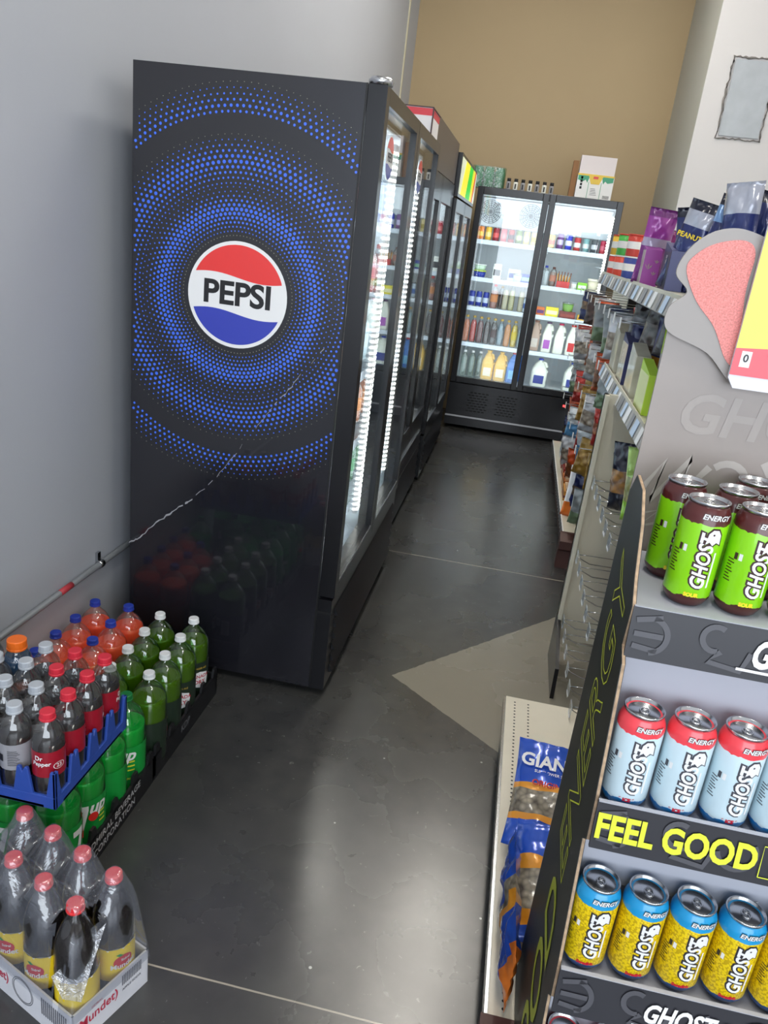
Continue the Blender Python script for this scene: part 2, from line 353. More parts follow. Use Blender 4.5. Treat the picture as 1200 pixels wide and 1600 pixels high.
# ================================================================= COOLERS
LINER = mat('cooler_liner_white', s2l(222, 228, 232), .35)
PEPBLK = mat('gloss_black_wrap', s2l(30, 30, 36), .14, coat=.6)
STRIP = mat('price_strip', s2l(206, 214, 224), .35)
def make_cooler(label, loc, rz, w, h, depth, kick, nd, gz0, gz1, shelves, led=True, side_mat=None, header=None, louvre='full', wirey=False, dthick=.06, lampw=4.5, first_led=True):
    t = thing('glass_door_cooler', label, 'cooler', loc, rz)
    tk = .035
    b = MB()
    b.box(0, tk, 0, depth, .03, h, 1).box(w-tk, w, 0, depth, .03, h).box(tk, w-tk, depth-tk, depth-.001, .05, h-.001).box(tk, w-tk, .001, depth-tk, h-tk*1.6, h-.001).box(tk, w-tk, .001, depth-tk, .05, kick)
    b.build('cabinet', [BLACK, side_mat or BLACK], t)
    l = MB(); e = .004
    l.box(tk, tk+e, .01, depth-tk, kick, h-tk*1.6).box(w-tk-e, w-tk, .01, depth-tk, kick, h-tk*1.6).box(tk, w-tk, depth-tk-e, depth-tk, kick, h-tk*1.6)
    l.box(tk, w-tk, .01, depth-tk, kick, kick+e).box(tk, w-tk, .01, depth-tk, h-tk*1.6-e, h-tk*1.6)
    l.build('liner', LINER, t)
    # kick panel
    k = MB().box(0, w, -dthick*.9, -.001, .03, kick-.03)
    if louvre == 'full':
        nl = 6
        for i in range(nl):
            z = .07+(kick-.14)*i/nl; k.prism([(-dthick*.9-.001, z), (-dthick*.9-.014, z+.006), (-dthick*.9-.001, z+.034)], .06, w-.06, 0, 'x')
    k.build('kick_grille', [BLACK, INK], t)
    # doors
    dw = w/nd
    for i in range(nd):
        x0, x1 = i*dw+.003, (i+1)*dw-.003; fr = .05
        d = MB().box(x0, x0+fr, -dthick, -.004, kick-.02, h).box(x1-fr, x1, -dthick, -.004, kick-.02, h)
        d.box(x0+fr, x1-fr, -dthick, -.004, kick-.02, gz0).box(x0+fr, x1-fr, -dthick, -.004, gz1, h)
        if side_mat: d.box(x0+fr, x1-fr, -dthick-.001, -dthick, gz0-.012, gz0, 1)
        do = d.build('door', [BLACK, ALU], t, bevel=.003)
        MB().box(x0+fr, x1-fr, -dthick+.012, -dthick+.016, gz0, gz1).build('glass_pane', GLASS, do)
    # shelves
    for z in shelves:
        s = MB()
        for i in range(nd):
            x0, x1 = max(tk+.01, i*dw+.01), min(w-tk-.01, (i+1)*dw-.01)
            s.box(x0, x1, .05, .055, z-.012, z); s.box(x0, x1, depth-.08, depth-.075, z-.012, z)
            n = int((x1-x0)/.022)
            for q in range(n+1):
                xx = x0+(x1-x0)*q/n; s.box(xx-.0015, xx+.0015, .05, depth-.08, z-.004, z)
            s.box(x0, x1, .044, .049, z-.03, z+.006, 1)
        s.build('wire_shelf', [STEEL if wirey else WHITE, STRIP], t)
    if led:
        for i in range(0 if first_led else 1, nd+1):
            xs = [tk+.012] if i == 0 else ([w-tk-.03] if i == nd else [i*dw-.03, i*dw+.012])
            for xx in xs:
                ch = MB().box(xx-.004, xx+.022, .012, .03, gz0+.03, gz1-.04, 0)
                n = 62
                for q in range(n):
                    z = gz0+.05+(gz1-gz0-.12)*q/(n-1); ch.box(xx+.001, xx+.017, .006, .012, z-.0045, z+.0045, 1)
                    ch.box(xx+.022, xx+.024, .014, .028, z-.0045, z+.0045, 1) if i < nd and xx > i*dw else ch.box(xx-.006, xx-.004, .014, .028, z-.0045, z+.0045, 1)
                ch.build('led_strip', [WHITE, LED], t)
        for i in range(nd):
            a = area('led_lamp', ((i+.5)*dw, .02, (gz0+gz1)/2), (-PI/2, 0, 0), dw*.8, gz1-gz0, lampw, (.84, .93, 1)); a.rotation_euler = (PI/2, 0, 0); a.parent = t
    return t
SH = [.52, .8, 1.08, 1.36, 1.64]
pc = make_cooler('tall black two door drink cooler with blue dotted side and round soda logo', (-.53, 2.40, 0), PI/2, 1.36, 2.0, .70, .42, 2, .455, 1.955, SH, side_mat=PEPBLK, wirey=True, lampw=14)
# side artwork, on the near side (local x = 0 face, looking -x local)
def side_M(px, pz):  # local frame of the side face: world x = -.53 - y_local
    return frame((-.0012, -.53-px, pz), (0, -1, 0), (0, 0, 1))
cx, cz = -.877, 1.375
dots = MB(); blue = mat('halftone_blue', s2l(62, 110, 235), .3, coat=.5); blue2 = mat('halftone_pale', s2l(150, 150, 130), .4)
def amp(r):
    def tri(r, a, p, b):
        return 0 if r < a or r > b else ((r-a)/(p-a) if r < p else (b-r)/(b-p))
    return max(tri(r, .172, .25, .322), tri(r, .295, .39, .462), tri(r, .512, .522, .60)*.92)
Ms = side_M(cx, cz)
for (ra, rb, N_, st) in ((.178, .322, 104, .0125), (.326, .462, 138, .0148), (.519, .60, 176, .0155)):
    r = ra; i = 0
    while r < rb:
        a = amp(r)
        if a > .02:
            dr_ = .0009+.0050*a
            for k in range(N_):
                t = 2*PI*(k+.5*(i % 2))/N_; x = r*math.cos(t); z = r*math.sin(t)*1.0
                if not (-.345 < x < .343): continue
                n = 8; dots.add([tuple(Ms @ Vector((x+dr_*math.cos(2*PI*q/n), z+dr_*math.sin(2*PI*q/n), 0))) for q in range(n)], [tuple(range(n))], 1 if a < .16 else 0)
        r += st; i += 1
dots.build('halftone_artwork', [blue, blue2], pc)
lg = MB(); R = .162
def circ(r, n=64): return [(r*math.cos(2*PI*k/n), r*math.sin(2*PI*k/n)) for k in range(n)]
def put(mb, pts, M_, d, mi): mb.add([tuple(M_ @ Vector((p[0], p[1], d))) for p in pts], [tuple(range(len(pts)))], mi)
put(lg, circ(R), Ms, .0006, 0)
def wave(x): return -.010*math.sin(x/.15*PI*.9)
Ri = .151; rz_, bz = .055, -.052
def seg(sign, base, tilt=0):
    pts = []; n = 30
    def edge(x): return base+.011*math.sin(-x/.145*PI*.85)*1.0 - .004
    # intersection x
    xl = -Ri
    while math.sqrt(max(0, Ri*Ri-xl*xl)) < abs(edge(xl)): xl += .001
    xr = Ri
    while math.sqrt(max(0, Ri*Ri-xr*xr)) < abs(edge(xr)): xr -= .001
    for k in range(n+1):
        x = xl+(xr-xl)*k/n; pts.append((x, edge(x)))
    a0 = math.atan2(edge(xr), xr); a1 = math.atan2(edge(xl), xl)
    if sign > 0 and a1 < a0: a1 += 2*PI
    if sign < 0 and a1 > a0: a1 -= 2*PI
    for k in range(1, n*2):
        a = a0+(a1-a0)*k/(n*2); pts.append((Ri*math.cos(a), Ri*math.sin(a)))
    return pts
put(lg, seg(1, .058), Ms, .0010, 1); put(lg, seg(-1, -.052), Ms, .0010, 2)
text(lg, 'PEPSI', .098, frame(tuple(Ms @ Vector((0, .001, .0012))), (0, -1, .0), (0, 0, 1)), 3, bold=.028, sx=1.06, space=.98, res=6)
lgo = lg.build('round_logo', [WHITE, mat('logo_red', s2l(232, 52, 50), .3, coat=.5), mat('logo_blue', s2l(48, 62, 176), .3, coat=.5), INK], pc)
lgo['label'] = 'round red white and blue logo reading PEPSI'
sc_ = MB()
scr = [(-1.23, .473), (-1.19, .50), (-1.142, .555), (-1.07, .62), (-1.003, .676), (-.914, .773), (-.85, .87), (-.79, .96), (-.74, 1.04), (-.691, 1.103), (-.63, 1.19), (-.578, 1.262)]
sp_ = []
for a, b in zip(scr, scr[1:]):
    for k in range(6): u = k/6; sp_.append((a[0]+(b[0]-a[0])*u+random.uniform(-.003, .003), a[1]+(b[1]-a[1])*u+random.uniform(-.003, .003)))
for i in range(len(sp_)-1):
    if i > 18 and random.random() < .22: continue
    p, q = sp_[i], sp_[i+1]; wd = (.0035 if i < 24 else .0018)*random.uniform(.5, 1.2)
    sc_.add([tuple(side_M(0, 0) @ Vector((p[0], p[1]-wd, .0016))), tuple(side_M(0, 0) @ Vector((q[0], q[1]-wd, .0016))), tuple(side_M(0, 0) @ Vector((q[0], q[1]+wd, .0016))), tuple(side_M(0, 0) @ Vector((p[0], p[1]+wd, .0016)))], [(0, 1, 2, 3)], 0)
sc_.build('scratch', mat('scratch_grey', s2l(150, 150, 155), .6), pc)
# small round logos on the door glass headers
for k, yy in enumerate((.2, .88)):
    g = MB(); Mg = frame((yy, -.05, 1.83), (1, 0, 0), (0, 0, 1))
    put(g, [(p[0]*.55, p[1]*.55) for p in circ(.115, 32)], Mg, .0, 0)
    put(g, [(p[0]*.55*.72, p[1]*.55*.72) for p in seg(1, .058)], Mg, .0006, 1); put(g, [(p[0]*.4, p[1]*.4) for p in seg(-1, -.052)], Mg, .0006, 2)
    text(g, 'PEPSI', .036, frame((yy, -.0512, 1.83), (1, 0, 0), (0, 0, 1)), 3, bold=.02)
    g.build('door_logo', [WHITE, MC['logo_red'], MC['logo_blue'], INK], pc)
# rounded bright cap on the near top hinge and lower seam of hinge post
MB().lathe([(.034, 0), (.036, .012), (.03, .02), (.0, .022)], 18, 0, (.03, -.034, 2.0)).build('hinge_cap', ALU, pc)
MB().box(-.0015, 0, -.056, -.003, .335, .345).box(-.0015, 0, -.004, .002, .05, 2.0).build('side_seam', mat('seam_black', s2l(10, 10, 12), .5), pc)
c2 = make_cooler('plain black glass door cooler in the middle of the left row', (-.59, 3.86, 0), PI/2, 1.3, 1.93, .66, .5, 2, .56, 1.8, [.7, .98, 1.26, 1.54], louvre='full')
MB().box(.0, 1.3, -.055, -.01, 1.935, 2.16).build('header_sign', mat('taupe_header', s2l(84, 76, 72), .35), c2)
for i in range(3): MB().box(.08, 1.22, -.063, -.055, .2+.1*i, .206+.1*i).build('chrome_strip', ALU, c2)
c3 = make_cooler('far black cooler of the left row with a bright yellow and green lit header', (-.57, 5.2, 0), PI/2, 1.32, 1.86, .68, .36, 2, .42, 1.78, [.62, .9, 1.18, 1.46], louvre='full')
hd = MB().box(0, 1.32, -.06, -.01, 1.87, 2.12, 0)
hd.box(.03, 1.29, -.062, -.06, 1.89, 2.10, 1)
hso = hd.build('header_sign', [BLACK, mat('lit_header_panel', s2l(205, 215, 190), .3, emit=s2l(215, 225, 200), es=.5)], c3)
hp = MB()
for pts, mi in (([(.12, 1.89), (.5, 1.89), (.62, 2.1), (.3, 2.1)], 0), ([(.5, 1.89), (.85, 1.89), (.9, 2.1), (.62, 2.1)], 1), ([(.85, 1.89), (1.02, 1.89), (1.1, 2.1), (.9, 2.1)], 0), ([(1.02, 1.89), (1.12, 1.89), (1.2, 2.1), (1.1, 2.1)], 2)):
    hp.add([(p[0], -.0632, p[1]) for p in pts], [(0, 1, 2, 3)], mi)
hp.build('header_print', [mat('lit_yellow', s2l(240, 225, 40), .4, emit=s2l(240, 225, 40), es=.6), mat('lit_green', s2l(40, 200, 50), .4, emit=s2l(40, 200, 50), es=.6), mat('lit_red', s2l(220, 60, 40), .4, emit=s2l(220, 60, 40), es=.5)], hso)
BSH = [.765, 1.08, 1.33, 1.64]
bc = make_cooler('black two door cooler full of milk and soda at the back of the aisle', (-.53, 7.10, .0), 0, 1.2, 2.06, .70, .44, 2, .47, 2.0, BSH, louvre='none', lampw=3.4, first_led=False)
# vents, wheels, display, bottom rail, fan cover
v = MB()
for (x0, n) in ((.02+.16, 5), (.44, 5)):
    for r_ in range(8):
        for c_ in range(n):
            v.box(x0+c_*.036+(r_ % 2)*.018, x0+c_*.036+(r_ % 2)*.018+.024, -.0555, -.054, .17+r_*.024, .178+r_*.024)
v.build('vent_slots', mat('slot_black', (.001, .001, .001), .8), bc)
MB().box(0, 1.2, -.056, -.03, .105, .12).build('bottom_rail', mat('pale_metal_rail', s2l(185, 185, 188), .35, .6), bc)
for x in (.2, 1.0):
    MB().lathe([(.0, -.012), (.028, -.012), (.03, 0), (.028, .012), (0, .012)], 14, 0).xf(Matrix.Translation((x, .02, .03)) @ Matrix.Rotation(PI/2, 4, 'Y')).box(x-.02, x+.02, 0, .04, .05, .1).build('caster', STEEL, bc)
dsp = MB().box(1.02, 1.07, -.0555, -.053, .33, .36, 0); dsp.box(1.03, 1.058, -.057, -.0555, .336, .354, 1); dsp.box(1.1, 1.115, -.056, -.053, .345, .353, 2)
dsp.build('temperature_display', [INK, mat('red_digits', (.9, .05, .05), .4, emit=(1, .05, .05), es=3), WHITE], bc)
fc = MB().prism([(.18, 1.76), (.18, 1.99), (.62, 1.99), (.62, 1.76)], .05, 1.15, 0, 'x')
fc.build('evaporator_cover', LINER, bc)
for x in (.12, .47):
    g = MB()
    for r_ in (.035, .05, .065, .08, .095): g.tube([(x+r_*math.cos(2*PI*k/28), .176, 1.88+r_*math.sin(2*PI*k/28)) for k in range(28)], .0022, 5, 0, True)
    for k in range(8): a = PI*k/8; g.tube([(x-.095*math.cos(a), .174, 1.88-.095*math.sin(a)), (x+.095*math.cos(a), .174, 1.88+.095*math.sin(a))], .002, 4)
    g.build('fan_grille', mat('grille_grey', s2l(120, 122, 125), .4), bc)
# ================================================================= PRODUCT BUILDERS
def can_simple(label, col, loc, r=.029, h=.12, col2=None, group=None, name='drink_can'):
    m = mat('can_%d_%d_%d' % tuple(int(c*255) for c in col), col, .25, .3, coat=.3)
    m2 = mat('can_%d_%d_%d' % tuple(int(c*255) for c in (col2 or (.8, .8, .8))), col2 or (.8, .8, .8), .25, .3, coat=.3)
    t = thing(name, label, 'can', loc, 0, group)
    MB().lathe([(r*.8, 0), (r, .008, 2), (r, h*.3, 0), (r, h*.62, 1), (r, h*.9, 0), (r*.82, h*.985, 0)], 14).build('body', [m, m2, ALU], t)
    MB().lathe([(r*.84, h*.98), (r*.86, h), (r*.76, h), (r*.74, h*.985)], 14, 0).build('lid', ALU, t)
    return t
def bottle(label, cat, loc, R_, Hh, liquid, cap, glass, lab=None, level=.74, neck=.3, caph=.018, name='soda_bottle', labz=(.28, .58), rz=0, group=None, n=20, slim=False):
    t = thing(name, label, cat, loc, rz, group)
    s = lambda z: z*Hh
    if not slim: prof = [(R_*.72, .001), (R_*.95, s(.03)), (R_, s(.08)), (R_, s(.66)), (R_*.985, s(.71)), (R_*.9, s(.77)), (R_*.72, s(.83)), (R_*.5, s(.875)), (R_*neck*1.1, s(.915)), (R_*neck, s(.94)), (R_*neck, s(1)-caph)]
    else: prof = [(R_*.72, .001), (R_*.95, s(.03)), (R_, s(.08)), (R_, s(.6)), (R_*.97, s(.68)), (R_*.8, s(.77)), (R_*.5, s(.86)), (R_*neck, s(.92)), (R_*neck, s(1)-caph)]
    MB().lathe(prof, n, 0, cap=True).build('bottle_shell', glass, t)
    # liquid follows the inside
    li = [(r_*.94, max(z, .004)) for r_, z in prof if z < s(level)]
    for (ra, za), (rb, zb) in zip(prof, prof[1:]):
        if za <= s(level) < zb: u = (s(level)-za)/(zb-za); li.append(((ra+(rb-ra)*u)*.94, s(level)))
    MB().lathe(li, n, 0).build('drink', liquid, t)
    c0 = s(1)-caph-.001
    cr = R_*neck+.004
    MB().lathe([(cr+.001, c0), (cr+.0012, c0+.004), (cr, c0+.005), (cr, c0+caph-.002), (cr*.9, c0+caph), (.0, c0+caph)], 16, 0, smooth=False).build('cap', cap, t)
    if lab: MB().lathe([(R_*1.006, s(labz[0])), (R_*1.008, s(labz[1]))], n, 0, cap=False).build('label_band', lab, t)
    return t
def ring(hx, hy, z, n=20, e=4, cx_=0, cy_=0):
    out = []
    for k in range(n):
        t = 2*PI*k/n; c, s = math.cos(t), math.sin(t)
        out.append((cx_+hx*math.copysign(abs(c)**(2/e), c), cy_+hy*math.copysign(abs(s)**(2/e), s), z))
    return out
def jug(label, loc, w, h, body, cap, lab=None, rz=0, cat='jug', group=None, name='milk_jug', d=None):
    t = thing(name, label, cat, loc, rz, group); d = d or w
    a, b = w/2, d/2
    rings = [ring(a*.92, b*.92, 0), ring(a, b, .012), ring(a, b, h*.52), ring(a*.96, b*.96, h*.62), ring(a*.62, b*.62, h*.82, e=3), ring(.021, .021, h*.91, e=2), ring(.02, .02, h*.95, e=2)]
    MB().loft(rings).build('jug_body', body, t)
    MB().lathe([(.022, h*.945), (.022, h*.995), (.018, h)], 14, 0).build('cap', cap, t)
    MB().tube([(a*.25, -b*.2, h*.88), (a*.62, -b*.5, h*.86), (a*.86, -b*.7, h*.74), (a*.9, -b*.75, h*.6), (a*.8, -b*.6, h*.52)], .012, 8).build('handle', body, t)
    if lab: MB().box(-a*.62, a*.62, -b-.0025, -b+.004, h*.13, h*.42).build('label_sticker', lab, t)
    return t
def tub(label, loc, r, h, body, lid, cat='tub', name='food_tub', group=None):
    t = thing(name, label, cat, loc, 0, group)
    MB().lathe([(r*.84, 0), (r*.97, h*.85)], 18, 0).build('cup', body, t)
    MB().lathe([(r*1.02, h*.84), (r*1.03, h), (r*.95, h), (r*.93, h*.97)], 18, 0).build('lid', lid, t)
    return t
def carton(label, loc, w, d, h, m1, m2, cat='carton', name='food_carton', gable=False, rz=0):
    t = thing(name, label, cat, loc, rz)
    b = MB()
    if gable: b.prism([(-d/2, 0), (d/2, 0), (d/2, h*.78), (.006, h*.95), (.006, h), (-.006, h), (-.006, h*.95), (-d/2, h*.78)], -w/2, w/2, 0, 'x')
    else: b.box(-w/2, w/2, -d/2, d/2, 0, h)
    b.build('box_body', m1, t, bevel=.002)
    MB().box(-w*.42, w*.42, -d/2-.0012, -d/2, h*.25, h*.65).build('front_print', m2, t)
    return t
C_ = lambda *c: s2l(*c)
def m_(name, c, r=.35, **k): return mat(name, C_(*c), r, **k)
# ---- back cooler contents (world coordinates)
Yf = 7.10+.13
def L1(i): return Yf+random.uniform(0, .01)
rng = [('orange', (230, 130, 40), (250, 200, 90)), ('amber', (240, 190, 60), (255, 230, 140)), ('dark red', (150, 30, 45), (220, 90, 90)), ('crimson', (190, 40, 60), (230, 120, 120)), ('brick red', (170, 50, 50), (60, 40, 50)), ('olive green', (110, 130, 70), (200, 210, 150)), ('pale yellow', (235, 220, 130), (250, 240, 190)), ('cream', (240, 225, 160), (190, 170, 60))]
for i, (n, c, c2_) in enumerate(rng):
    can_simple('%s can, %s from the left, top shelf, left door of back cooler' % (n, ORD[i]), C_(*c), (-.46+i*.066, L1(i), 1.641), r=.028, h=.115, col2=C_(*c2_), group='cans on the top shelf of the left door')
rng = [('yellow and red', (240, 200, 90), (230, 90, 60)), ('purple', (110, 60, 130), (200, 190, 220)), ('bright blue', (40, 60, 190), (220, 225, 240)), ('red and white', (190, 50, 50), (230, 230, 230)), ('teal silver', (120, 165, 165), (210, 220, 220)), ('grey', (70, 75, 80), (200, 200, 205)), ('raspberry red', (180, 40, 70), (200, 90, 110))]
for i, (n, c, c2_) in enumerate(rng):
    can_simple('%s can, %s from the left, top shelf, right door of back cooler' % (n, ORD[i]), C_(*c), (.15+i*.073, L1(i), 1.641), r=.029, h=.13 if i in (1, 2) else .115, col2=C_(*c2_), group='cans on the top shelf of the right door')
BLUE = m_('deep_blue_pack', (40, 60, 160)); YG = m_('yellow_green_pack', (190, 210, 80)); WT2 = m_('milk_white', (236, 238, 232), .3)
tub('blue tub with a yellow green lid, far left on the second shelf', (-.42, Yf, 1.331), .055, .06, BLUE, YG)
tub('blue tub standing on the lower blue tub, far left on the second shelf', (-.42, Yf, 1.392), .05, .05, m_('pale_mint', (200, 225, 200)), WT2)
carton('small spotted white carton on the second shelf of the left door', (-.27, Yf, 1.331), .07, .07, .13, WT2, m_('spot_black', (50, 50, 55)), gable=True)
tub('low clear tub beside the blue bag on the second shelf', (-.08, Yf, 1.331), .045, .07, m_('frosty_clear', (200, 215, 222)), STEEL)
carton('blue green and white pack at the right end of the second shelf, left door', (.0, Yf+.01, 1.331), .11, .08, .075, BLUE, m_('mint_stripe', (150, 210, 170)), name='cheese_pack', cat='pack')
carton('white pack with blue band on the second shelf behind the clear tub', (-.12, Yf+.16, 1.331), .11, .07, .1, WT2, BLUE, name='cheese_pack', cat='pack')
for i in range(3): can_simple('slim blue and silver can, %s from the left on the third shelf, left door' % ORD[i], C_(45, 60, 150), (-.455+i*.062, Yf, 1.081), r=.027, h=.135, col2=C_(190, 200, 220), group='slim blue cans')
AMB = m_('amber_drink', (170, 70, 30), .15, coat=.5); CLR = clear('clear_glass', (.86, .9, .9), .35, .03, haze=.05)
CLRB = clear('faint_green_glass', (.75, .86, .8), .35, .03, haze=.08)
GOLD = m_('gold_cap', (190, 160, 90), .3, metal=.6); CREAMD = m_('cream_drink', (214, 200, 160), .25)
bottle('amber bottle with a red cap on the third shelf, left door', 'bottle', (-.26, Yf, 1.081), .034, .21, AMB, m_('red_plastic', (200, 50, 60), .35), CLR, m_('tan_label', (190, 120, 70)), n=14)
bottle('brown bottle on the third shelf behind the amber bottle', 'bottle', (-.2, Yf+.08, 1.081), .03, .2, m_('brown_drink', (90, 55, 40), .2), GOLD, CLR, n=14)
for i, x in enumerate((-.16, -.105, -.02)): bottle('tall pale glass bottle, %s from the left on the third shelf, left door' % ORD[i], 'bottle', (x, Yf, 1.081), .027, .235, CREAMD if i != 1 else m_('straw_drink', (205, 195, 130), .2), WT2, CLR, n=14, name='glass_bottle', slim=True, group='tall pale bottles')
for i in range(2): can_simple('white and blue can at the right end of the third shelf, %s' % ('front' if i == 0 else 'rear'), C_(200, 215, 230), (.03, Yf+i*.075, 1.081), r=.03, h=.13, col2=C_(60, 100, 170))
gl = [('orange', (235, 120, 30)), ('bright red', (225, 50, 30)), ('dark red', (120, 25, 30)), ('brown', (70, 40, 35)), ('cola brown', (45, 25, 25)), ('pale blue', (150, 175, 190)), ('orange', (240, 150, 20)), ('yellow', (250, 215, 20)), ('clear blue', (170, 200, 215))]
for i, (n, c) in enumerate(gl):
    bottle('%s glass soda bottle, %s from the left on the fourth shelf, left door' % (n, ORD[i]), 'bottle', (-.465+i*.062, Yf+(i % 2)*.012, .766), .029, .235, m_('soda_%d_%d_%d' % c, c, .15, coat=.6), GOLD, CLR, m_('glabel_%d' % i, tuple(min(255, int(k*.6+60)) for k in c)) if i in (4, 5, 7) else None, level=.84, neck=.38, name='glass_bottle', n=14, slim=True, group='glass soda bottles on the fourth shelf')
for i in range(3): bottle('faint green clear bottle, %s from the left on the bottom shelf, left door' % ORD[i], 'bottle', (-.44+i*.07, Yf+.02*i, .451), .032, .24, clear('water', (.85, .92, .9), .2, .03, haze=.12), m_('soft_white', (230, 230, 230)), CLRB, name='water_bottle', n=14, group='water bottles on the bottom shelf')
OJ = m_('orange_juice', (235, 190, 90), .3); BJ = m_('blue_drink', (70, 130, 210), .25)
for i in range(2): jug('orange juice jug, %s on the bottom shelf of the left door' % ('left' if i == 0 else 'right'), (-.22+i*.115, Yf+.03, .451), .11, .26, OJ, OJ, m_('pale_label', (235, 225, 200)), name='juice_jug')
for i in range(2): jug('blue drink jug with a red cap, %s on the bottom shelf of the left door' % ('front' if i == 0 else 'rear'), (.01+i*.02, Yf+.03+i*.14, .451), .115, .27, BJ, m_('red_plastic', (200, 50, 60)), m_('sky_label', (120, 190, 230)), name='juice_jug')
MILK = mat('milk_bottle_white', C_(238, 240, 228), .35)
bottle('slim bottle with a blue cap at the left end of the second shelf, right door', 'bottle', (.15, Yf, 1.331), .03, .17, m_('pale_milk', (225, 230, 235)), BLUE, CLR, n=14)
bottle('slim brown bottle on the second shelf, right door', 'bottle', (.215, Yf, 1.331), .03, .165, m_('cocoa', (150, 110, 90)), m_('brown_cap', (90, 50, 40)), CLR, m_('cocoa_label', (180, 120, 100)), n=14)
sb = thing('snack_stick_box', 'red open box packed with upright snack sticks on the second shelf', 'box', (.31, Yf, 1.331))
MB().box(-.055, .055, -.04, .04, 0, .055).build('tray', m_('red_tray', (200, 60, 60)), sb)
ss = MB()
for k in range(14): x = -.048+k*.0073; ss.tube([(x, -.02+(k % 3)*.02, .03), (x*1.2, -.02+(k % 3)*.02, .115+.02*math.sin(k*2))], .0045, 5, k % 3)
ss.build('sticks', [m_('stick_gold', (220, 160, 60)), m_('stick_brown', (130, 70, 50)), WT2], sb)
tub('small white tub beside the lime box on the second shelf', (.405, Yf, 1.331), .03, .06, WT2, m_('soft_grey', (190, 195, 200)))
carton('lime green box on the second shelf, right door', (.475, Yf, 1.331), .08, .06, .065, m_('lime_box', (140, 205, 60)), m_('white_band', (230, 240, 225)))
tub('cream coloured tub at the right end of the second shelf', (.57, Yf, 1.331), .055, .105, m_('cream_tub', (225, 215, 190)), m_('cream_lid', (235, 228, 210)))
carton('small orange and purple pack, left end of the third shelf, right door', (.16, Yf, 1.081), .07, .06, .07, m_('orange_pack', (225, 120, 60)), m_('violet', (100, 60, 120)))
carton('yellow box on the third shelf, right door', (.26, Yf, 1.081), .11, .07, .08, m_('yellow_pack', (235, 220, 60)), m_('pale_yellow', (245, 240, 190)))
carton('brown snack pack under the green pickle tub on the third shelf', (.395, Yf, 1.081), .14, .08, .06, m_('brown_pack', (120, 60, 55)), m_('dull_red', (150, 70, 60)))
tub('clear tub with green pickles on top of the brown pack', (.39, Yf, 1.142), .05, .075, m_('pickle_green', (120, 165, 80)), CLR)
carton('low yellow and brown pack at the right end of the third shelf', (.545, Yf, 1.081), .12, .08, .045, m_('amber_pack', (230, 180, 50)), m_('brown_pack', (120, 60, 55)))
carton('small yellow pack lying on the low pack at the right end', (.55, Yf, 1.127), .08, .06, .04, m_('yellow_pack', (235, 220, 60)), m_('amber_pack', (230, 180, 50)))
for i, (n, c, lc) in enumerate((('cocoa brown', (150, 110, 95), (210, 200, 190)), ('grey', (90, 60, 100), (170, 90, 180)), ('pink red', (200, 40, 90), None), ('red', (205, 40, 40), (200, 50, 50)), ('blue', (50, 70, 190), (60, 80, 190)))):
    jug('half gallon milk bottle with %s cap, %s from the left on the fourth shelf' % (n, ORD[i]), (.155+i*.108, Yf+.02, .766), .088, .265, m_('cocoa_milk', (190, 165, 150)) if i == 0 else MILK, m_('cap_%d' % i, c), m_('milk_label_%d' % i, lc) if lc else None, cat='milk', name='milk_bottle')
for i in range(2): jug('gallon milk jug with blue cap and label, %s on the bottom shelf' % ('left' if i == 0 else 'right'), (.25+i*.295, Yf+.05, .451), .145, .25, MILK, m_('cap_4', (50, 70, 190)), m_('navy_label', (50, 60, 140)), cat='milk')
# ---- on top of the coolers
wb = thing('cardboard_box', 'white upright box with yellow and green print on top of the back cooler', 'box', (.42, 7.36, 2.06))
MB().box(-.15, .15, -.1, .1, 0, .2).build('printed_base', WHITE, wb)
MB().box(-.145, .145, -.09, .095, .2, .34).build('plain_top', m_('box_offwhite', (222, 214, 216), .6), wb)
g = MB()
g.box(-.151, .151, -.1015, -.1, .185, .2, 0)
g.prism([(-.06, .19), (.06, .19), (.035, .125), (-.035, .125)], -.1025, -.1, 0, 'y').box(-.02, .02, -.104, -.1025, .165, .185, 2)
for s in (-1, 1): g.prism([(s*.05, .186), (s*.145, .186), (s*.145, .15), (s*.1, .14), (s*.08, .155), (s*.065, .13)], -.1022, -.1, 1, 'y').box(min(s*.05, s*.054), max(s*.05, s*.054), -.1022, -.1, 0, .14, 1)
for k in range(4): g.box(-.122, -.104, -.1022, -.1, .08+k*.026, .1+k*.026, 3)
for k in range(9): g.box(.08+k*.006, .083+k*.006, -.1022, -.1, .02, .045, 3)
for k in range(5): g.box(-.03, .025-.004*k, -.1022, -.1, .04+k*.012, .043+k*.012, 3)
g.build('box_print', [m_('print_yellow', (225, 190, 50)), m_('print_green', (50, 150, 110)), m_('logo_red2', (210, 60, 50)), INK], wb)
MB().box(-.2, -.155, -.02, .12, 0, .3).build('cardboard_flap', m_('cardboard_tan', (150, 110, 75), .8), wb)
gp = thing('bottle_pack', 'shrink wrapped pack of green bottles on the left end of the back cooler', 'bottle pack', (-.48, 7.3, 2.06))
GRN = m_('green_pet', (30, 130, 85), .2, coat=.6)
for i in range(3):
    for j in range(2): MB().lathe([(.04, 0), (.045, .01), (.045, .13), (.036, .155), (.036, .165)], 16, 0, (-.08+i*.092, -.03+j*.092, 0)).build('green_bottle', GRN, gp)
MB().rbox(-.13, .15, -.08, .11, .001, .172, .03).build('shrink_film', clear('green_film', (.75, .92, .82), .3, .1, haze=.03, bump=.3, fmax=.25), gp)
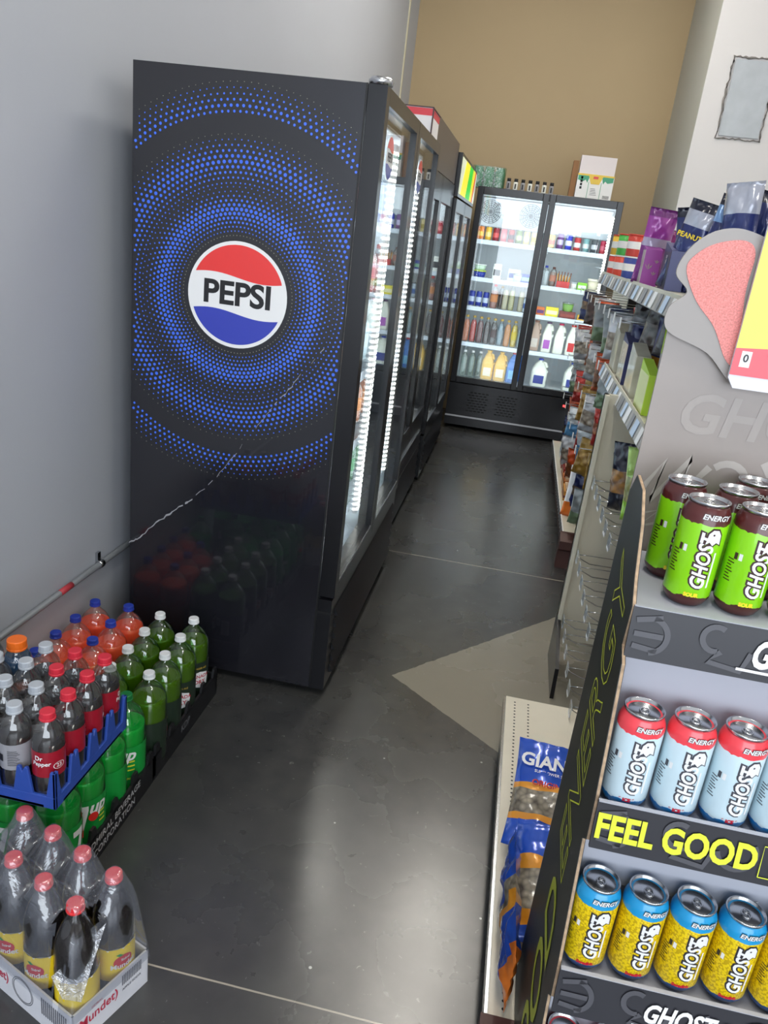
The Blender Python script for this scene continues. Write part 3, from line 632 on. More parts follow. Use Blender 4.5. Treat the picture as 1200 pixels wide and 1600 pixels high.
for i in range(7):
    t = thing('energy_drink_bottle', 'tiny black capped bottle on top of the back cooler, %s from the left' % ORD[i], 'bottle', (-.29+i*.06, 7.2, 2.06), 0, 'row of shot bottles on the back cooler')
    MB().lathe([(.018, 0), (.019, .005), (.019, .065), (.013, .075)], 12, 0).build('bottle_body', WT2 if i % 2 else m_('shot_grey', (150, 150, 155)), t)
    MB().lathe([(.016, .07), (.016, .095)], 12, 0).build('cap', INK, t); MB().box(-.006, .006, -.02, -.016, .015, .055).build('print', INK, t)
rb = thing('cardboard_box', 'red and white carton standing on the dotted cooler at its far end', 'box', (-.655, 3.58, 2.001))
MB().box(-.17, .17, -.12, .12, 0, .1).build('box_body', m_('carton_white', (236, 232, 232), .5), rb)
MB().box(-.171, .171, -.1215, .1215, .072, .098).build('red_band', m_('carton_red', (225, 70, 80), .5), rb)
MB().box(-.175, .175, -.125, .125, .1, .104).box(.171, .176, -.123, -.115, 0, .1).build('dark_edge', m_('dark_edge', (70, 40, 40)), rb)
wrp = thing('wrapped_bottle_pack', 'crumpled clear plastic wrapped pack on the middle cooler behind the carton', 'pack', (-.755, 4.85, 1.931))
b = MB()
rr = []
for z, sx_ in ((0, .14), (.06, .15), (.16, .15), (.24, .14), (.30, .11), (.325, .05)): rr.append([(p[0]+random.uniform(-.01, .01), p[1]+random.uniform(-.012, .012), z+random.uniform(-.008, .008)) for p in ring(sx_, sx_*1.3, z, 22, 3)])
b.loft(rr); b.build('plastic_film', clear('crumpled_film', (.9, .89, .86), .8, .15, haze=.3, hazecol=(.75, .7, .62), bump=1, bscale=22), wrp)
MB().box(-.1, .1, -.14, .14, .0, .17).build('tray_of_goods', m_('tray_tan', (170, 135, 95), .7), wrp)
# contents of the left row coolers
i = 0
sod = [('red', (180, 40, 45)), ('blue', (40, 70, 170)), ('green', (40, 130, 60)), ('orange', (225, 120, 40)), ('clear', (200, 215, 220))]
BM = {n: m_('pop_'+n, c, .2, coat=.5) for n, c in sod}
def protob(n, h=.2, r=.032): return bottle('x', 'bottle', (0, 0, -9), r, h, BM[n], WT2 if n != 'red' else m_('cap_red2', (200, 50, 50)), CLR, m_('poplab_'+n, tuple(int(c*.7+50) for c in dict(sod)[n])), n=12, level=.8)
PB = {n: protob(n) for n, _ in sod}
for zi, z in enumerate(SH):
    for k in range(6):
        n = sod[(k//2+zi) % 5][0]; y = 2.52+k*.21
        dup(PB[n], (-.66, y, z+.001), 0, '%s soda bottle, %s shelf up in the dotted cooler, %s from the near end' % (n, ORD[zi], ORD[k]), 'bottles in the dotted cooler')
for ci, (yy, zs, xx, nm) in enumerate(((3.95, [.7, .98, 1.26, 1.54], -.72, 'middle'), (5.3, [.62, .9, 1.18, 1.46], -.70, 'far'))):
    for zi, z in enumerate(zs):
        for k in range(6):
            n = sod[(k//2+zi+ci*2) % 5][0]
            dup(PB[n], (xx, yy+k*.2, z+.001), 0, '%s soda bottle, %s shelf up in the %s left cooler, %s from near end' % (n, ORD[zi], nm, ORD[k]), 'bottles in the %s left cooler' % nm)
for n in PB:
    for ch in list(PB[n].children): bpy.data.objects.remove(ch)
    bpy.data.objects.remove(PB[n])
# ================================================================= FLOOR TRAYS AND BOTTLES, LEFT
def tray(label, x0, x1, y0, y1, lines=None, kdp=False, name='bottle_tray'):
    t = thing(name, label, 'tray', (x0, y0, 0)); w, d = x1-x0, y1-y0
    m = m_('black_tray_plastic', (24, 24, 27), .45)
    b = MB().box(0, w, 0, d, 0, .012)
    for (a, c_, e, f_) in ((0, .008, 0, d), (w-.008, w, 0, d), (0, w, 0, .008), (0, w, d-.008, d)): b.box(a, c_, e, f_, .012, .085)
    n = max(1, round(d/.12))
    for k in range(n+1):  # rising corner posts between the bottles
        y = min(max(k*d/n, .02), d-.02)
        for xs in (w-.004, .004): b.prism([(y-.02, .08), (y+.02, .08), (y+.01, .115), (y-.01, .115)], xs-.004, xs+.004, 0, 'x')
    b.build('tray_shell', m, t)
    if lines:
        g = MB()
        for s, sz, yy, zz in lines: text(g, s, sz, frame((w+.0008, yy, zz), (0, 1, 0), (0, 0, 1)), 0, bold=.012, space=1.05)
        g.build('tray_lettering', m_('tray_grey_print', (190, 190, 192), .5), t)
    if kdp:
        g = MB(); text(g, 'KDP', .035, frame((w+.0008, d*.45, .05), (0, 1, 0), (0, 0, 1)), 0, bold=.02); g.build('tray_lettering', m_('tray_dim_print', (110, 110, 114), .5), t)
    return t
tray('black tray of green and orange two litre bottles against the cooler', -1.315, -.84, 1.80, 2.29, kdp=True)
tray('long black tray of lemon soda bottles with white company lettering', -1.315, -.84, 1.345, 1.795, lines=[('ADMIRAL BEVERAGE', .030, .22, .062), ('CORPORATION', .030, .22, .028)])
GSH = clear('green_pet_clear', (.55, .82, .58), .3, .04, fmax=.4); CSH = clear('pet_clear', (.94, .95, .95), .3, .05, haze=.01, fmax=.4)
GIN = m_('ginger_drink', (128, 134, 24), .15, coat=.5); BLUEC = m_('cap_blue', (38, 62, 170), .4); WCAP = m_('cap_white', (232, 234, 235), .4)
RED = m_('label_red', (190, 25, 50), .4); YEL = m_('label_yellow', (245, 215, 40), .4); GRL = m_('label_green', (20, 150, 60), .35)
# ginger ale
ga = bottle('x', 'bottle', (0, 0, 0), .054, .315, GIN, WCAP, GSH, mat('ginger_label_dark', s2l(34, 48, 36), .35, coat=.3), level=.74, neck=.24, labz=(.1, .53))
d = MB()
def wr(mb, geo, th, z, mi, dr=.001, R_=.0545): wrap_geo(mb, geo[0], geo[1], R_, th, z, mi, False, dr, .008)
F0 = -PI/2   # label front looks to local -Y
wr(d, poly_geo([(-.03, .02), (-.034, .0), (-.03, -.026), (0, -.034), (.03, -.026), (.034, 0), (.03, .02), (0, .028)]), F0, .105, 0)
wrap_text(d, 'CANADA', .0175, .0556, F0, .114, 1, bold=.02); wrap_text(d, 'DRY', .021, .0556, F0, .093, 1, bold=.02)
wrap_text(d, 'GINGER ALE', .009, .0556, F0, .146, 4, bold=.01)
for a in range(4):  # gold rim
    pass
wr(d, rect_geo(-.026, .004, -.03, .03), F0+PI*.78, .115, 0); 
for k in range(11): wr(d, rect_geo(-.024, .001-.002*(k % 3), -.027+k*.005, -.0245+k*.005), F0+PI*.78, .115, 2, .0014)
wr(d, rect_geo(.012, .036, -.006, .026), F0+PI*.78, .122, 0)
for k in range(9): wr(d, rect_geo(.0145+k*.0022, .0155+k*.0022, -.002, .022), F0+PI*.78, .122, 2, .0014)
d.build('label_print', [WHITE, RED, INK, m_('gold_print', (200, 170, 70)), m_('gold_print', (200, 170, 70))], ga)
gpos = [(-.905, 2.218), (-.898, 2.095), (-.896, 1.978), (-.892, 1.863), (-1.02, 2.206), (-1.018, 2.088), (-1.015, 1.971), (-1.014, 1.861)]
grot = [.9, .5, 2.8, 2.5, 1.5, 3.2, 2.2, 1.2]
glab = ['green ginger ale bottle in the corner nearest the cooler and the aisle', 'green ginger ale bottle with its white and red CANADA DRY label facing out', 'green bottle with barcode, third from the cooler along the aisle side', 'green bottle with white nutrition panel, beside the lemon soda tray',
        'green bottle touching the black cooler, second column from the aisle', 'green bottle, second from the cooler in the second column', 'green bottle, third from the cooler in the second column', 'green bottle hidden behind the red capped bottles, second column']
for i, (p, r_) in enumerate(zip(gpos, grot)):
    if i == 0: ga.location = (*p, .0125); ga.rotation_euler = (0, 0, r_); ga['label'] = glab[0]; ga['group'] = 'two litre ginger ale bottles'
    else: dup(ga, (*p, .0125), r_, glab[i], 'two litre ginger ale bottles')
# orange soda
ORD_ = m_('orange_soda', (255, 84, 18), .2, coat=.5)
ob = bottle('x', 'bottle', (0, 0, 0), .054, .315, ORD_, BLUEC, clear('pet_rosy', (.99, .88, .82), .3, .05, haze=.03, fmax=.35), m_('orange_label', (225, 95, 40), .4), level=.76, neck=.24, labz=(.1, .5))
opos = [(-1.14, 2.217), (-1.14, 2.096), (-1.136, 1.977), (-1.256, 2.205), (-1.257, 2.084), (-1.257, 1.971), (-1.253, 1.857)]
olab = ['orange soda bottle touching the cooler, column away from the wall', 'orange soda bottle, second from the cooler in the column away from the wall', 'orange soda bottle, third from the cooler, beside the red caps',
        'orange soda bottle in the corner of wall and cooler', 'orange soda bottle against the wall, second from the cooler', 'orange soda bottle against the wall, third from the cooler', 'orange soda bottle against the wall, behind a silver cap']
for i, p in enumerate(opos):
    if i == 0: ob.location = (*p, .0125); ob['label'] = olab[0]; ob['group'] = 'orange soda bottles'
    else: dup(ob, (*p, .0125), random.uniform(0, 6), olab[i], 'orange soda bottles')
# lemon soda
sv = bottle('x', 'bottle', (0, 0, 0), .054, .315, mat('lemon_soda_green', s2l(40, 190, 95), .2, coat=.5), m_('cap_green', (20, 120, 60), .4), clear('green_pet_bright', (.5, .9, .6), .3, .04, fmax=.4), GRL, level=.7, neck=.24, labz=(.1, .54))
d = MB()
wr(d, poly_geo([(-.034, .035), (.0, .035), (.0, .022), (-.013, -.04), (-.028, -.04), (-.014, .018), (-.034, .018)]), F0-.1, .12, 0)
wrap_text(d, 'up', .050, .0556, F0+.33, .145, 0, bold=.03, shear=.3)
wr(d, poly_geo([(.0135*math.cos(2*PI*k/16), .0135*math.sin(2*PI*k/16)) for k in range(16)]), F0+.12, .118, 1, .0018)
for k in range(12): wr(d, poly_geo([(.003*math.cos(2*PI*q/6), .003*math.sin(2*PI*q/6)) for q in range(6)]), F0+.45+.09*(k % 4), .095+.014*(k//4), 2, .0011)
wrap_text(d, 'LEMON LIME', .010, .0556, F0+.45, .066, 2, bold=.02)
wr(d, rect_geo(-.028, .0, -.03, .03), F0+PI*.8, .112, 3)
for k in range(10): wr(d, rect_geo(-.026, -.002-.002*(k % 3), -.027+k*.0052, -.0245+k*.0052), F0+PI*.8, .112, 0, .0014)
wr(d, rect_geo(.006, .03, -.006, .03), F0+PI*.8, .122, 0)
for k in range(9): wr(d, rect_geo(.0085+k*.0022, .0095+k*.0022, -.002, .026), F0+PI*.8, .122, 4, .0014)
d.build('label_print', [WHITE, m_('dot_red', (225, 45, 40)), m_('lemon_yellow', (220, 225, 60)), m_('leaf_green', (70, 190, 110)), INK], sv)
spos = [(-.9, 1.74, .15), (-.9, 1.625, 2.7), (-.9, 1.513, .85), (-.9, 1.4, 1.9), (-1.017, 1.74, 1), (-1.017, 1.625, 2), (-1.017, 1.513, 3), (-1.017, 1.4, .4), (-1.13, 1.4, .4), (-1.25, 1.4, .2), (-1.13, 1.6, .4), (-1.25, 1.7, .2)]
slab = ['green lemon soda bottle with green cap clear of the blue crate, UP lettering showing', 'lemon soda bottle with nutrition panel under the far corner of the blue crate', 'lemon soda bottle showing the large 7 and red dot under the blue crate', 'lemon soda bottle under the near corner of the blue crate',
        'lemon soda bottle in the second column, at the far end of its tray', 'lemon soda bottle in the second column, under the crate middle', 'lemon soda bottle in the second column, third along', 'lemon soda bottle in the second column, at the near end of the tray', 'lemon soda bottle in the near row, third from the aisle', 'lemon soda bottle in the near row, by the wall', 'lemon soda bottle under the crate, third column', 'lemon soda bottle under the crate, by the wall']
for i, (x, y, r_) in enumerate(spos):
    if i == 0: sv.location = (x, y, .0125); sv.rotation_euler = (0, 0, r_); sv['label'] = slab[0]; sv['group'] = 'lemon soda bottles'
    else: dup(sv, (x, y, .0125), r_, slab[i], 'lemon soda bottles')
# blue crate, 4 x 6 cells
cr = thing('bottle_crate', 'blue plastic bottle crate with tall notched posts resting on green bottles', 'crate', (-1.30, 1.275, .329))
CB = m_('crate_blue', (42, 74, 158), .4, bump=.1, bscale=200)
cw, cd_ = .475, .325
b = MB().rbox(0, cw, 0, cd_, 0, .01, .03)
def crate_wall(p0, p1, n, off):
    """low wall with tall tapering notched posts between the bottles"""
    p0, p1 = Vector(p0), Vector(p1); d_ = (p1-p0); Ln = d_.length; d_.normalize(); nrm = Vector((-d_.y, d_.x, 0))*.008
    def slab(poly):
        a = [p0+d_*u+Vector((0, 0, z)) for u, z in poly]
        v_ = [tuple(q) for q in a]+[tuple(q+nrm) for q in a]; k = len(a)
        b.add(v_, [tuple(range(k-1, -1, -1)), tuple(range(k, 2*k))]+[(i, (i+1) % k, (i+1) % k+k, i+k) for i in range(k)])
    slab([(0, 0), (Ln, 0), (Ln, .032), (0, .032)])
    for i in range(n+1):
        u = i*Ln/n; h = .098
        a0, a1 = max(0, u-.024), min(Ln, u+.024); t0, t1 = max(0, u-.013), min(Ln, u+.013)
        slab([(a0, .03), (a1, .03), (t1, h), (min(Ln, u+.005), h), (u, h-.012), (max(0, u-.005), h), (t0, h)] if 0 < i < n else [(a0, .03), (a1, .03), (t1, h), (t0, h)])
crate_wall((0, 0, 0), (cw, 0, 0), 6, 0); crate_wall((cw, 0, 0), (cw, cd_, 0), 4, 0); crate_wall((cw, cd_, 0), (0, cd_, 0), 6, 0); crate_wall((0, cd_, 0), (0, 0, 0), 4, 0)
for i in range(1, 6): b.box(i*cw/6-.002, i*cw/6+.002, .01, cd_-.01, .01, .05)
for i in range(1, 4): b.box(.01, cw-.01, i*cd_/4-.002, i*cd_/4+.002, .01, .05)
b.build('crate_shell', CB, cr, bevel=.002)
COLA = mat('cola_dark', s2l(22, 12, 12), .12, coat=.6); SILC = m_('cap_silver', (176, 182, 190), .4); REDC = m_('cap_red', (205, 45, 62), .4)
dp = bottle('x', 'bottle', (0, 0, 0), .0355, .218, COLA, REDC, CSH, mat('dr_label', s2l(150, 18, 38), .35, coat=.3), level=.66, neck=.36, labz=(.3, .6), caph=.02)
d = MB(); rl = .0362
wrap_text(d, 'Dr', .016, rl, F0-.45, .115, 0, bold=.02); wrap_text(d, 'Pepper', .0145, rl, F0-.3, .101, 0, bold=.02, shear=.1)
v_, f_ = text_geo('23', .013, bold=.01); wrap_geo(d, v_, f_, rl, F0+.78, .093, 0, False, .0004)
ov = [(.012*math.cos(2*PI*k/20), .008*math.sin(2*PI*k/20)) for k in range(20)]
for k in range(20):
    a, c_ = ov[k], ov[(k+1) % 20]; wr(d, poly_geo([a, c_, (c_[0]*1.12, c_[1]*1.12), (a[0]*1.12, a[1]*1.12)]), F0+.78, .093, 0, .0004, rl)
wr(d, rect_geo(-.012, .004, -.022, .022), F0+PI*.8, .098, 0, .0004, rl)
for k in range(8): wr(d, rect_geo(-.0105, .0025, -.02+k*.0052, -.0185+k*.0052), F0+PI*.8, .098, 2, .0007, rl)
for k in range(9): wr(d, rect_geo(.008, .02-.002*(k % 3), -.02+k*.0045, -.0185+k*.0045), F0+PI*.8, .098, 0, .0007, rl)
d.build('label_print', [WHITE, RED, INK], dp)
dd = bottle('x', 'bottle', (0, 0, 0), .0355, .218, COLA, SILC, CSH, m_('silver_label', (150, 150, 156), .35), level=.66, neck=.36, labz=(.3, .6), caph=.02)
d = MB()
for k in range(9): wr(d, rect_geo(-.014, .012-.003*(k % 3), -.02+k*.0045, -.0187+k*.0045), F0+.2, .098, 0, .0004, rl)
wr(d, rect_geo(-.03, -.018, -.012, .006), F0, .098, 1, .0004, rl); d.build('label_print', [DGREY, INK], dd)
gx = lambda c: -1.30+cw-(c+.5)*cw/6
gy = lambda r: 1.275+(r+.5)*cd_/4
first = {0: 1, 1: 1}
names_r = ['near', 'second', 'third', 'far']
for c in range(6):
    for r_ in range(4):
        x, y, z = gx(c), gy(r_), .3395
        colr = ['the aisle side', 'the second column', 'the third column', 'the fourth column', 'the fifth column', 'the wall side'][c]
        kind = 'red' if (c == 0 or (c == 1 and r_ >= 2)) else 'silver'
        if c == 3 and r_ == 3: kind = 'gator'
        if c == 5 and r_ == 0: continue
        if kind == 'gator':
            bottle('wide blue sports drink bottle with an orange cap at the back of the blue crate', 'bottle', (x, y, z), .036, .215, m_('sport_blue', (20, 70, 110), .2, coat=.5), m_('cap_orange', (235, 110, 30), .4), CSH, None, level=.8, neck=.55, caph=.026, name='sports_drink_bottle'); continue
        src = dp if kind == 'red' else dd
        lab = 'cola bottle with %s cap in the blue crate, %s row of %s' % (kind, names_r[r_], colr)
        if c == 0 and r_ == 0: lab = 'red labelled bottle reading Dr Pepper at the near aisle corner of the blue crate'
        k = 0 if kind == 'red' else 1
        rot = {(0, 0): .4, (0, 1): 2.9, (0, 2): 2.6, (0, 3): 2.2}.get((c, r_), random.uniform(-.5, .5))
        if first[k]: src.location = (x, y, z); src.rotation_euler = (0, 0, rot); src['label'] = lab; src['group'] = '%s capped bottles in the blue crate' % kind; first[k] = 0
        else: dup(src, (x, y, z), rot, lab, '%s capped bottles in the blue crate' % kind)
# ---- apple soda case, turned
ang = math.radians(-21.0)
case = thing('shrink_wrapped_case', 'white printed cardboard tray under torn clear film holding red capped apple sodas', 'case', (-.648, 1.121, 0), ang)
# local: +x towards the aisle, +y away; bottle grid: x = 0,-.096,-.192,-.288 ; y=-.046,+.046
WB = m_('white_corrugate', (214, 214, 220), .6, noise=.03, nscale=20)
x0, x1, y0, y1 = -.345, .055, -.1, .096
b = MB().box(x0, x1, y0, y1, 0, .004)
for (a, c_, e, f_) in ((x0, x0+.004, y0, y1), (x1-.004, x1, y0, y1), (x0, x1, y0, y0+.004), (x0, x1, y1-.004, y1)): b.box(a, c_, e, f_, .004, .095)
b.build('cardboard_tray', WB, case)
g = MB(); PR = m_('print_crimson', (190, 50, 75), .5); PG = m_('print_grey', (90, 90, 98), .5)
Mf = frame((x1+.0008, (y0+y1)/2, .048), (0, 1, 0), (0, 0, 1))       # aisle-facing end
text(g, '(Mundet)', .034, frame((x1+.0008, -.04, .052), (0, 1, 0), (0, 0, 1)), 0, bold=.015, sx=.85)
for k in range(12): g.add([tuple(frame((x1+.0008, 0, 0), (0, 1, 0), (0, 0, 1)) @ Vector(p)) for p in ((.024+k*.0045, .058, 0), (.0265+k*.0045, .058, 0), (.0265+k*.0045, .086, 0), (.024+k*.0045, .086, 0))], [(0, 1, 2, 3)], 1)
text(g, 'APPLE SODA', .009, frame((x1+.0008, .05, .045), (0, 1, 0), (0, 0, 1)), 1, bold=.01)
text(g, 'SIDRAL', .009, frame((x1+.0008, -.04, .075), (0, 1, 0), (0, 0, 1)), 0)
g.build('tray_print', [PR, PG], case); g = MB()
Mn = frame((0, y0-.0008, 0), (1, 0, 0), (0, 0, 1))
for k in range(13): g.add([tuple(Mn @ Vector(p)) for p in ((-.04+k*.0062, .035, 0), (-.0365+k*.0062, .035, 0), (-.0365+k*.0062, .08, 0), (-.04+k*.0062, .08, 0))], [(0, 1, 2, 3)], 1)
for rr_ in (.034, .03):
    for k in range(24):
        a, c_ = 2*PI*k/24, 2*PI*(k+1)/24
        g.add([tuple(Mn @ Vector((-.1+q*math.cos(t_), .052+q*math.sin(t_), 0))) for q, t_ in ((rr_, a), (rr_, c_), (rr_-.0015, c_), (rr_-.0015, a))], [(3, 2, 1, 0)], 1)
text(g, '(Mundet)', .034, frame((-.2, y0-.0008, .052), (1, 0, 0), (0, 0, 1)), 0, bold=.015, sx=.85)
g.build('tray_print', [PR, PG], case)
md = bottle('x', 'bottle', (0, 0, 0), .0435, .318, COLA, m_('cap_coral', (222, 50, 55), .35), CSH, YEL, level=.93, neck=.3, labz=(.2, .47), name='apple_soda_bottle', slim=True)
d = MB(); rl = .0438
wr(d, poly_geo([(.021*math.cos(2*PI*k/18)*(1-.12*(math.sin(2*PI*k/18) > .85)), .018*math.sin(2*PI*k/18)) for k in range(18)]), F0, .112, 0, .0004, rl)
wr(d, poly_geo([(0, .018), (-.008, .024), (-.016, .022), (-.008, .016)]), F0, .112, 1, .0008, rl)
wrap_text(d, 'Mundet', .018, rl+.0008, F0, .102, 2, bold=.025, dr=.0006); wrap_text(d, 'Sidral', .009, rl+.0008, F0+.1, .118, 2, bold=.02, dr=.0006)
wr(d, rect_geo(-.13, .13, -.0015, .0015), F0, .148, 2, .0006, rl)
for k in range(6): wr(d, rect_geo(-.02, .02-.004*(k % 3), -.02+k*.006, -.0185+k*.006), F0+2.3, .11, 3, .0004, rl)
d.build('label_print', [m_('apple_red', (205, 30, 45)), GRL, WHITE, INK], md)
Rz = Matrix.Rotation(ang, 3, 'Z')
mi_ = 0
for ry, nm in ((-.049, 'near row'), (.045, 'rear row')):
    for k in range(4):
        p = Vector((-.648, 1.121, .0045))+Rz @ Vector((.0065-k*.096, ry, 0))
        lab = 'red capped apple soda bottle in the torn case, %s, %s from the aisle' % (nm, ORD[k])
        rot = {(0): .3}.get(k, .1)+ang*.3+(.75 if (k == 0 and ry > 0) else 0)
        if mi_ == 0: md.location = p; md.rotation_euler = (0, 0, 2.7); md['label'] = 'apple soda bottle at the near aisle corner of the case, ingredients side out'; md['group'] = 'apple soda bottles'
        else: dup(md, p, rot, lab, 'apple soda bottles')
        mi_ += 1
# film: draped height field over the caps
nx, ny = 74, 40
fx0, fx1, fy0, fy1 = x0-.004, x1+.004, y0-.004, y1+.004
caps = [(.0065-k*.096, ry) for k in range(4) for ry in (-.049, .045)]
V = []; 
for j in range(ny+1):
    for i_ in range(nx+1):
        u, v2 = i_/nx, j/ny; x = fx0+(fx1-fx0)*u; y = fy0+(fy1-fy0)*v2
        z = 0
        for cx2, cy2 in caps:
            dd_ = math.hypot(x-cx2, y-cy2); zc = .3235 if dd_ < .0175 else .3235-(dd_-.0175)*1.9
            z = max(z, .3235-.105*(1-math.exp(-max(0, dd_-.0175)/.034)))
        edge = min(x-fx0, fx1-x, y-fy0, fy1-y)
        zmax_edge = .075+edge*8.5
        base_ = .205+.012*math.sin(x*55)*math.sin(y*70+1)+random.uniform(-.002, .002)
        z = max(z, base_); z = min(z, max(zmax_edge, .075))
        V.append((x, y, z))
F = []
def torn(x, y): # ragged hole near the aisle end between the first and second bottles
    a = (x+.008)/.034; b2 = (y+.03)/.055
    return a*a+b2*b2 < 1+.35*math.sin(x*260)*math.sin(y*190)
for j in range(ny):
    for i_ in range(nx):
        a = j*(nx+1)+i_; x = V[a][0]; y = V[a][1]
        if torn(x-.012, y+.022) and not any(math.hypot(x-c1, y-c2_) < .02 for c1, c2_ in caps): continue
        F.append((a, a+1, a+nx+2, a+nx+1))
fm = MB(); fm.add(V, F, 0, True)
fm.build('plastic_film', clear('shrink_film_clear', (.94, .95, .97), .3, .16, haze=.10, hazecol=(.7, .75, .9), bump=.5, bscale=14, fmax=.35), case)
fl = MB(); fp = [(.0, -.07, .25), (.03, -.045, .24), (.045, -.01, .26), (.03, .03, .27), (.0, .02, .24)]
fl.add([(.048, -.01, .26), (.055, -.05, .19), (.058, -.08, .12), (.03, -.102, .13), (.0, -.104, .17), (.02, -.07, .2), (.03, -.04, .225)], [(0, 1, 6), (1, 5, 6), (1, 2, 5), (2, 3, 5), (3, 4, 5)], 0, True)
fl.build('torn_flap', clear('film_milky', (.92, .93, .95), .7, .15, haze=.25, hazecol=(.9, .92, 1), bump=1, bscale=40), case)
# ================================================================= RIGHT GONDOLA
PX = .66
gn = thing('gondola_shelving', 'cream metal store shelving with perforated base decks along the right side', 'shelving', (0, 0, 0))
MB().box(PX, PX+.03, 1.312, 6.4, .15, 1.515).build('back_panel', CREAM, gn)
dk = MB().box(.170, PX, 1.17, 2.36, .165, .18, 0); dk.box(.170, .178, 1.17, 2.36, .15, .165, 0)
nh = 64
for k in range(nh):
    y = 1.19+k*(1.14/(nh-1))
    for xx in (.20, .245):
        dk.add([(xx+.0035*math.cos(2*PI*q/8), y+.0035*math.sin(2*PI*q/8), .1804) for q in range(8)], [tuple(range(8))], 1)
dk.build('base_deck', [mat('deck_cream', s2l(216, 208, 190), .45, noise=.04, nscale=8), INK], gn)
MB().box(.176, .196, 1.17, 2.34, .0, .15).build('kick_plate', m_('kick_black', (40, 34, 34), .4), gn)
MB().box(.163, .171, 1.17, 2.37, .135, .172).build('price_channel', STEEL, gn)
MB().box(.155, .175, 1.10, 1.168, 0, .185).box(.175, PX, 1.10, 1.168, 0, .185).build('end_cap', m_('kick_brown', (74, 44, 40), .5), gn)
dk = MB().box(.43, PX, 4.14, 6.35, .165, .18, 0).build('base_deck', CREAM, gn)
ck = MB().box(.424, .43, 4.14, 6.35, .13, .185, 0)
for k in range(34): ck.box(.4225, .4242, 4.16+k*.064, 4.19+k*.064, .135, .18, 1)
ck.build('price_channel', [WHITE, INK], gn)
MB().box(.45, .47, 4.14, 6.35, 0, .165).build('kick_plate', m_('kick_brown', (74, 44, 40)), gn)
MB().prism([(4.06, 0), (4.13, 0), (4.13, .19), (4.10, .19), (4.03, .165), (4.03, .12), (4.06, .1)], .41, .56, 0, 'x').build('end_cap', m_('kick_brown', (74, 44, 40)), gn)
# divider facing the camera, with base bracket
MB().box(.36, PX, 3.02, 3.05, .1, 1.14).box(.36, .375, 2.99, 3.05, .1, 1.14).build('end_panel', CREAM, gn)
MB().prism([(2.70, 0), (3.05, 0), (3.05, .20), (2.98, .20), (2.72, .12)], .357, .372, 0, 'x').build('base_bracket', BLACK, gn)
# shelves with price rails
def shelf(z, x0, ya, yb, n):
    s = MB().box(x0, 1.05 if z > 1.5 else PX, ya, yb, z-.02, z, 0).build('shelf', CREAM, gn)
    r = MB(); r.prism([(x0-.002, z+.004), (x0-.016, z-.052), (x0-.012, z-.055), (x0+.004, z+.004)], ya, yb, 0, 'y'); r.box(x0-.003, x0+.001, ya, yb, z, z+.012, 1)
    r.build('price_rail', [mat('rail_grey', s2l(178, 176, 172), .3, .35), CREAM], s)
    for k in range(n):
        tg = MB()
        y = ya+.04+(yb-ya-.1)*k/(n-1)
        tg.prism([(x0-.004, z), (x0-.0175, z-.05), (x0-.019, z-.049), (x0-.0055, z+.001)], y, y+.045+.02*(k % 2), 0, 'y')
        tg.build('price_tag', [WHITE, m_('tag_blue', (190, 210, 235)), m_('tag_grey', (130, 132, 138))][k % 3], s)
shelf(1.535, .42, 2.30, 4.85, 22); shelf(1.155, .42, 2.33, 3.78, 14)
MB().box(.60, PX, 4.88, 4.92, .2, 1.5).build('upright', BLACKM, gn)
# hooks with price tags
def hook(x, y, z, label, group):
    t = thing('display_hook', label, 'hook', (x, y, z), 0, group)
    MB().tube([(.27, 0, 0), (.05, 0, -.004), (.01, 0, .012), (0, 0, .02)], .0022, 5).tube([(.27, 0, .035), (.03, 0, .03), (.004, 0, .028)], .0018, 5).build('wire_prong', STEEL, t)
    MB().box(-.004, -.001, -.024, .024, .0, .042).build('tag_holder', clear('tag_plastic', (.85, .9, .93), .4, .1, haze=.45, hazecol=(.75, .8, .86)), t)
    MB().box(-.0045, -.004, -.022, .022, -.006, .002).build('price_label', WHITE, t)
    return t
hk = None
rows_ = ((.79, 'upper'), (.48, 'middle'), (.19, 'lower'))
for z, nm in rows_:
    for k in range(6):
        y = 2.96-k*.13; lab = 'wire display hook with clear tag, %s from the cream end panel in the %s row' % (ORD[k], nm)
        if not hk: hk = hook(.382, y, z, lab, 'wire display hooks')
        else: dup(hk, (.382, y, z), 0, lab, 'wire display hooks')
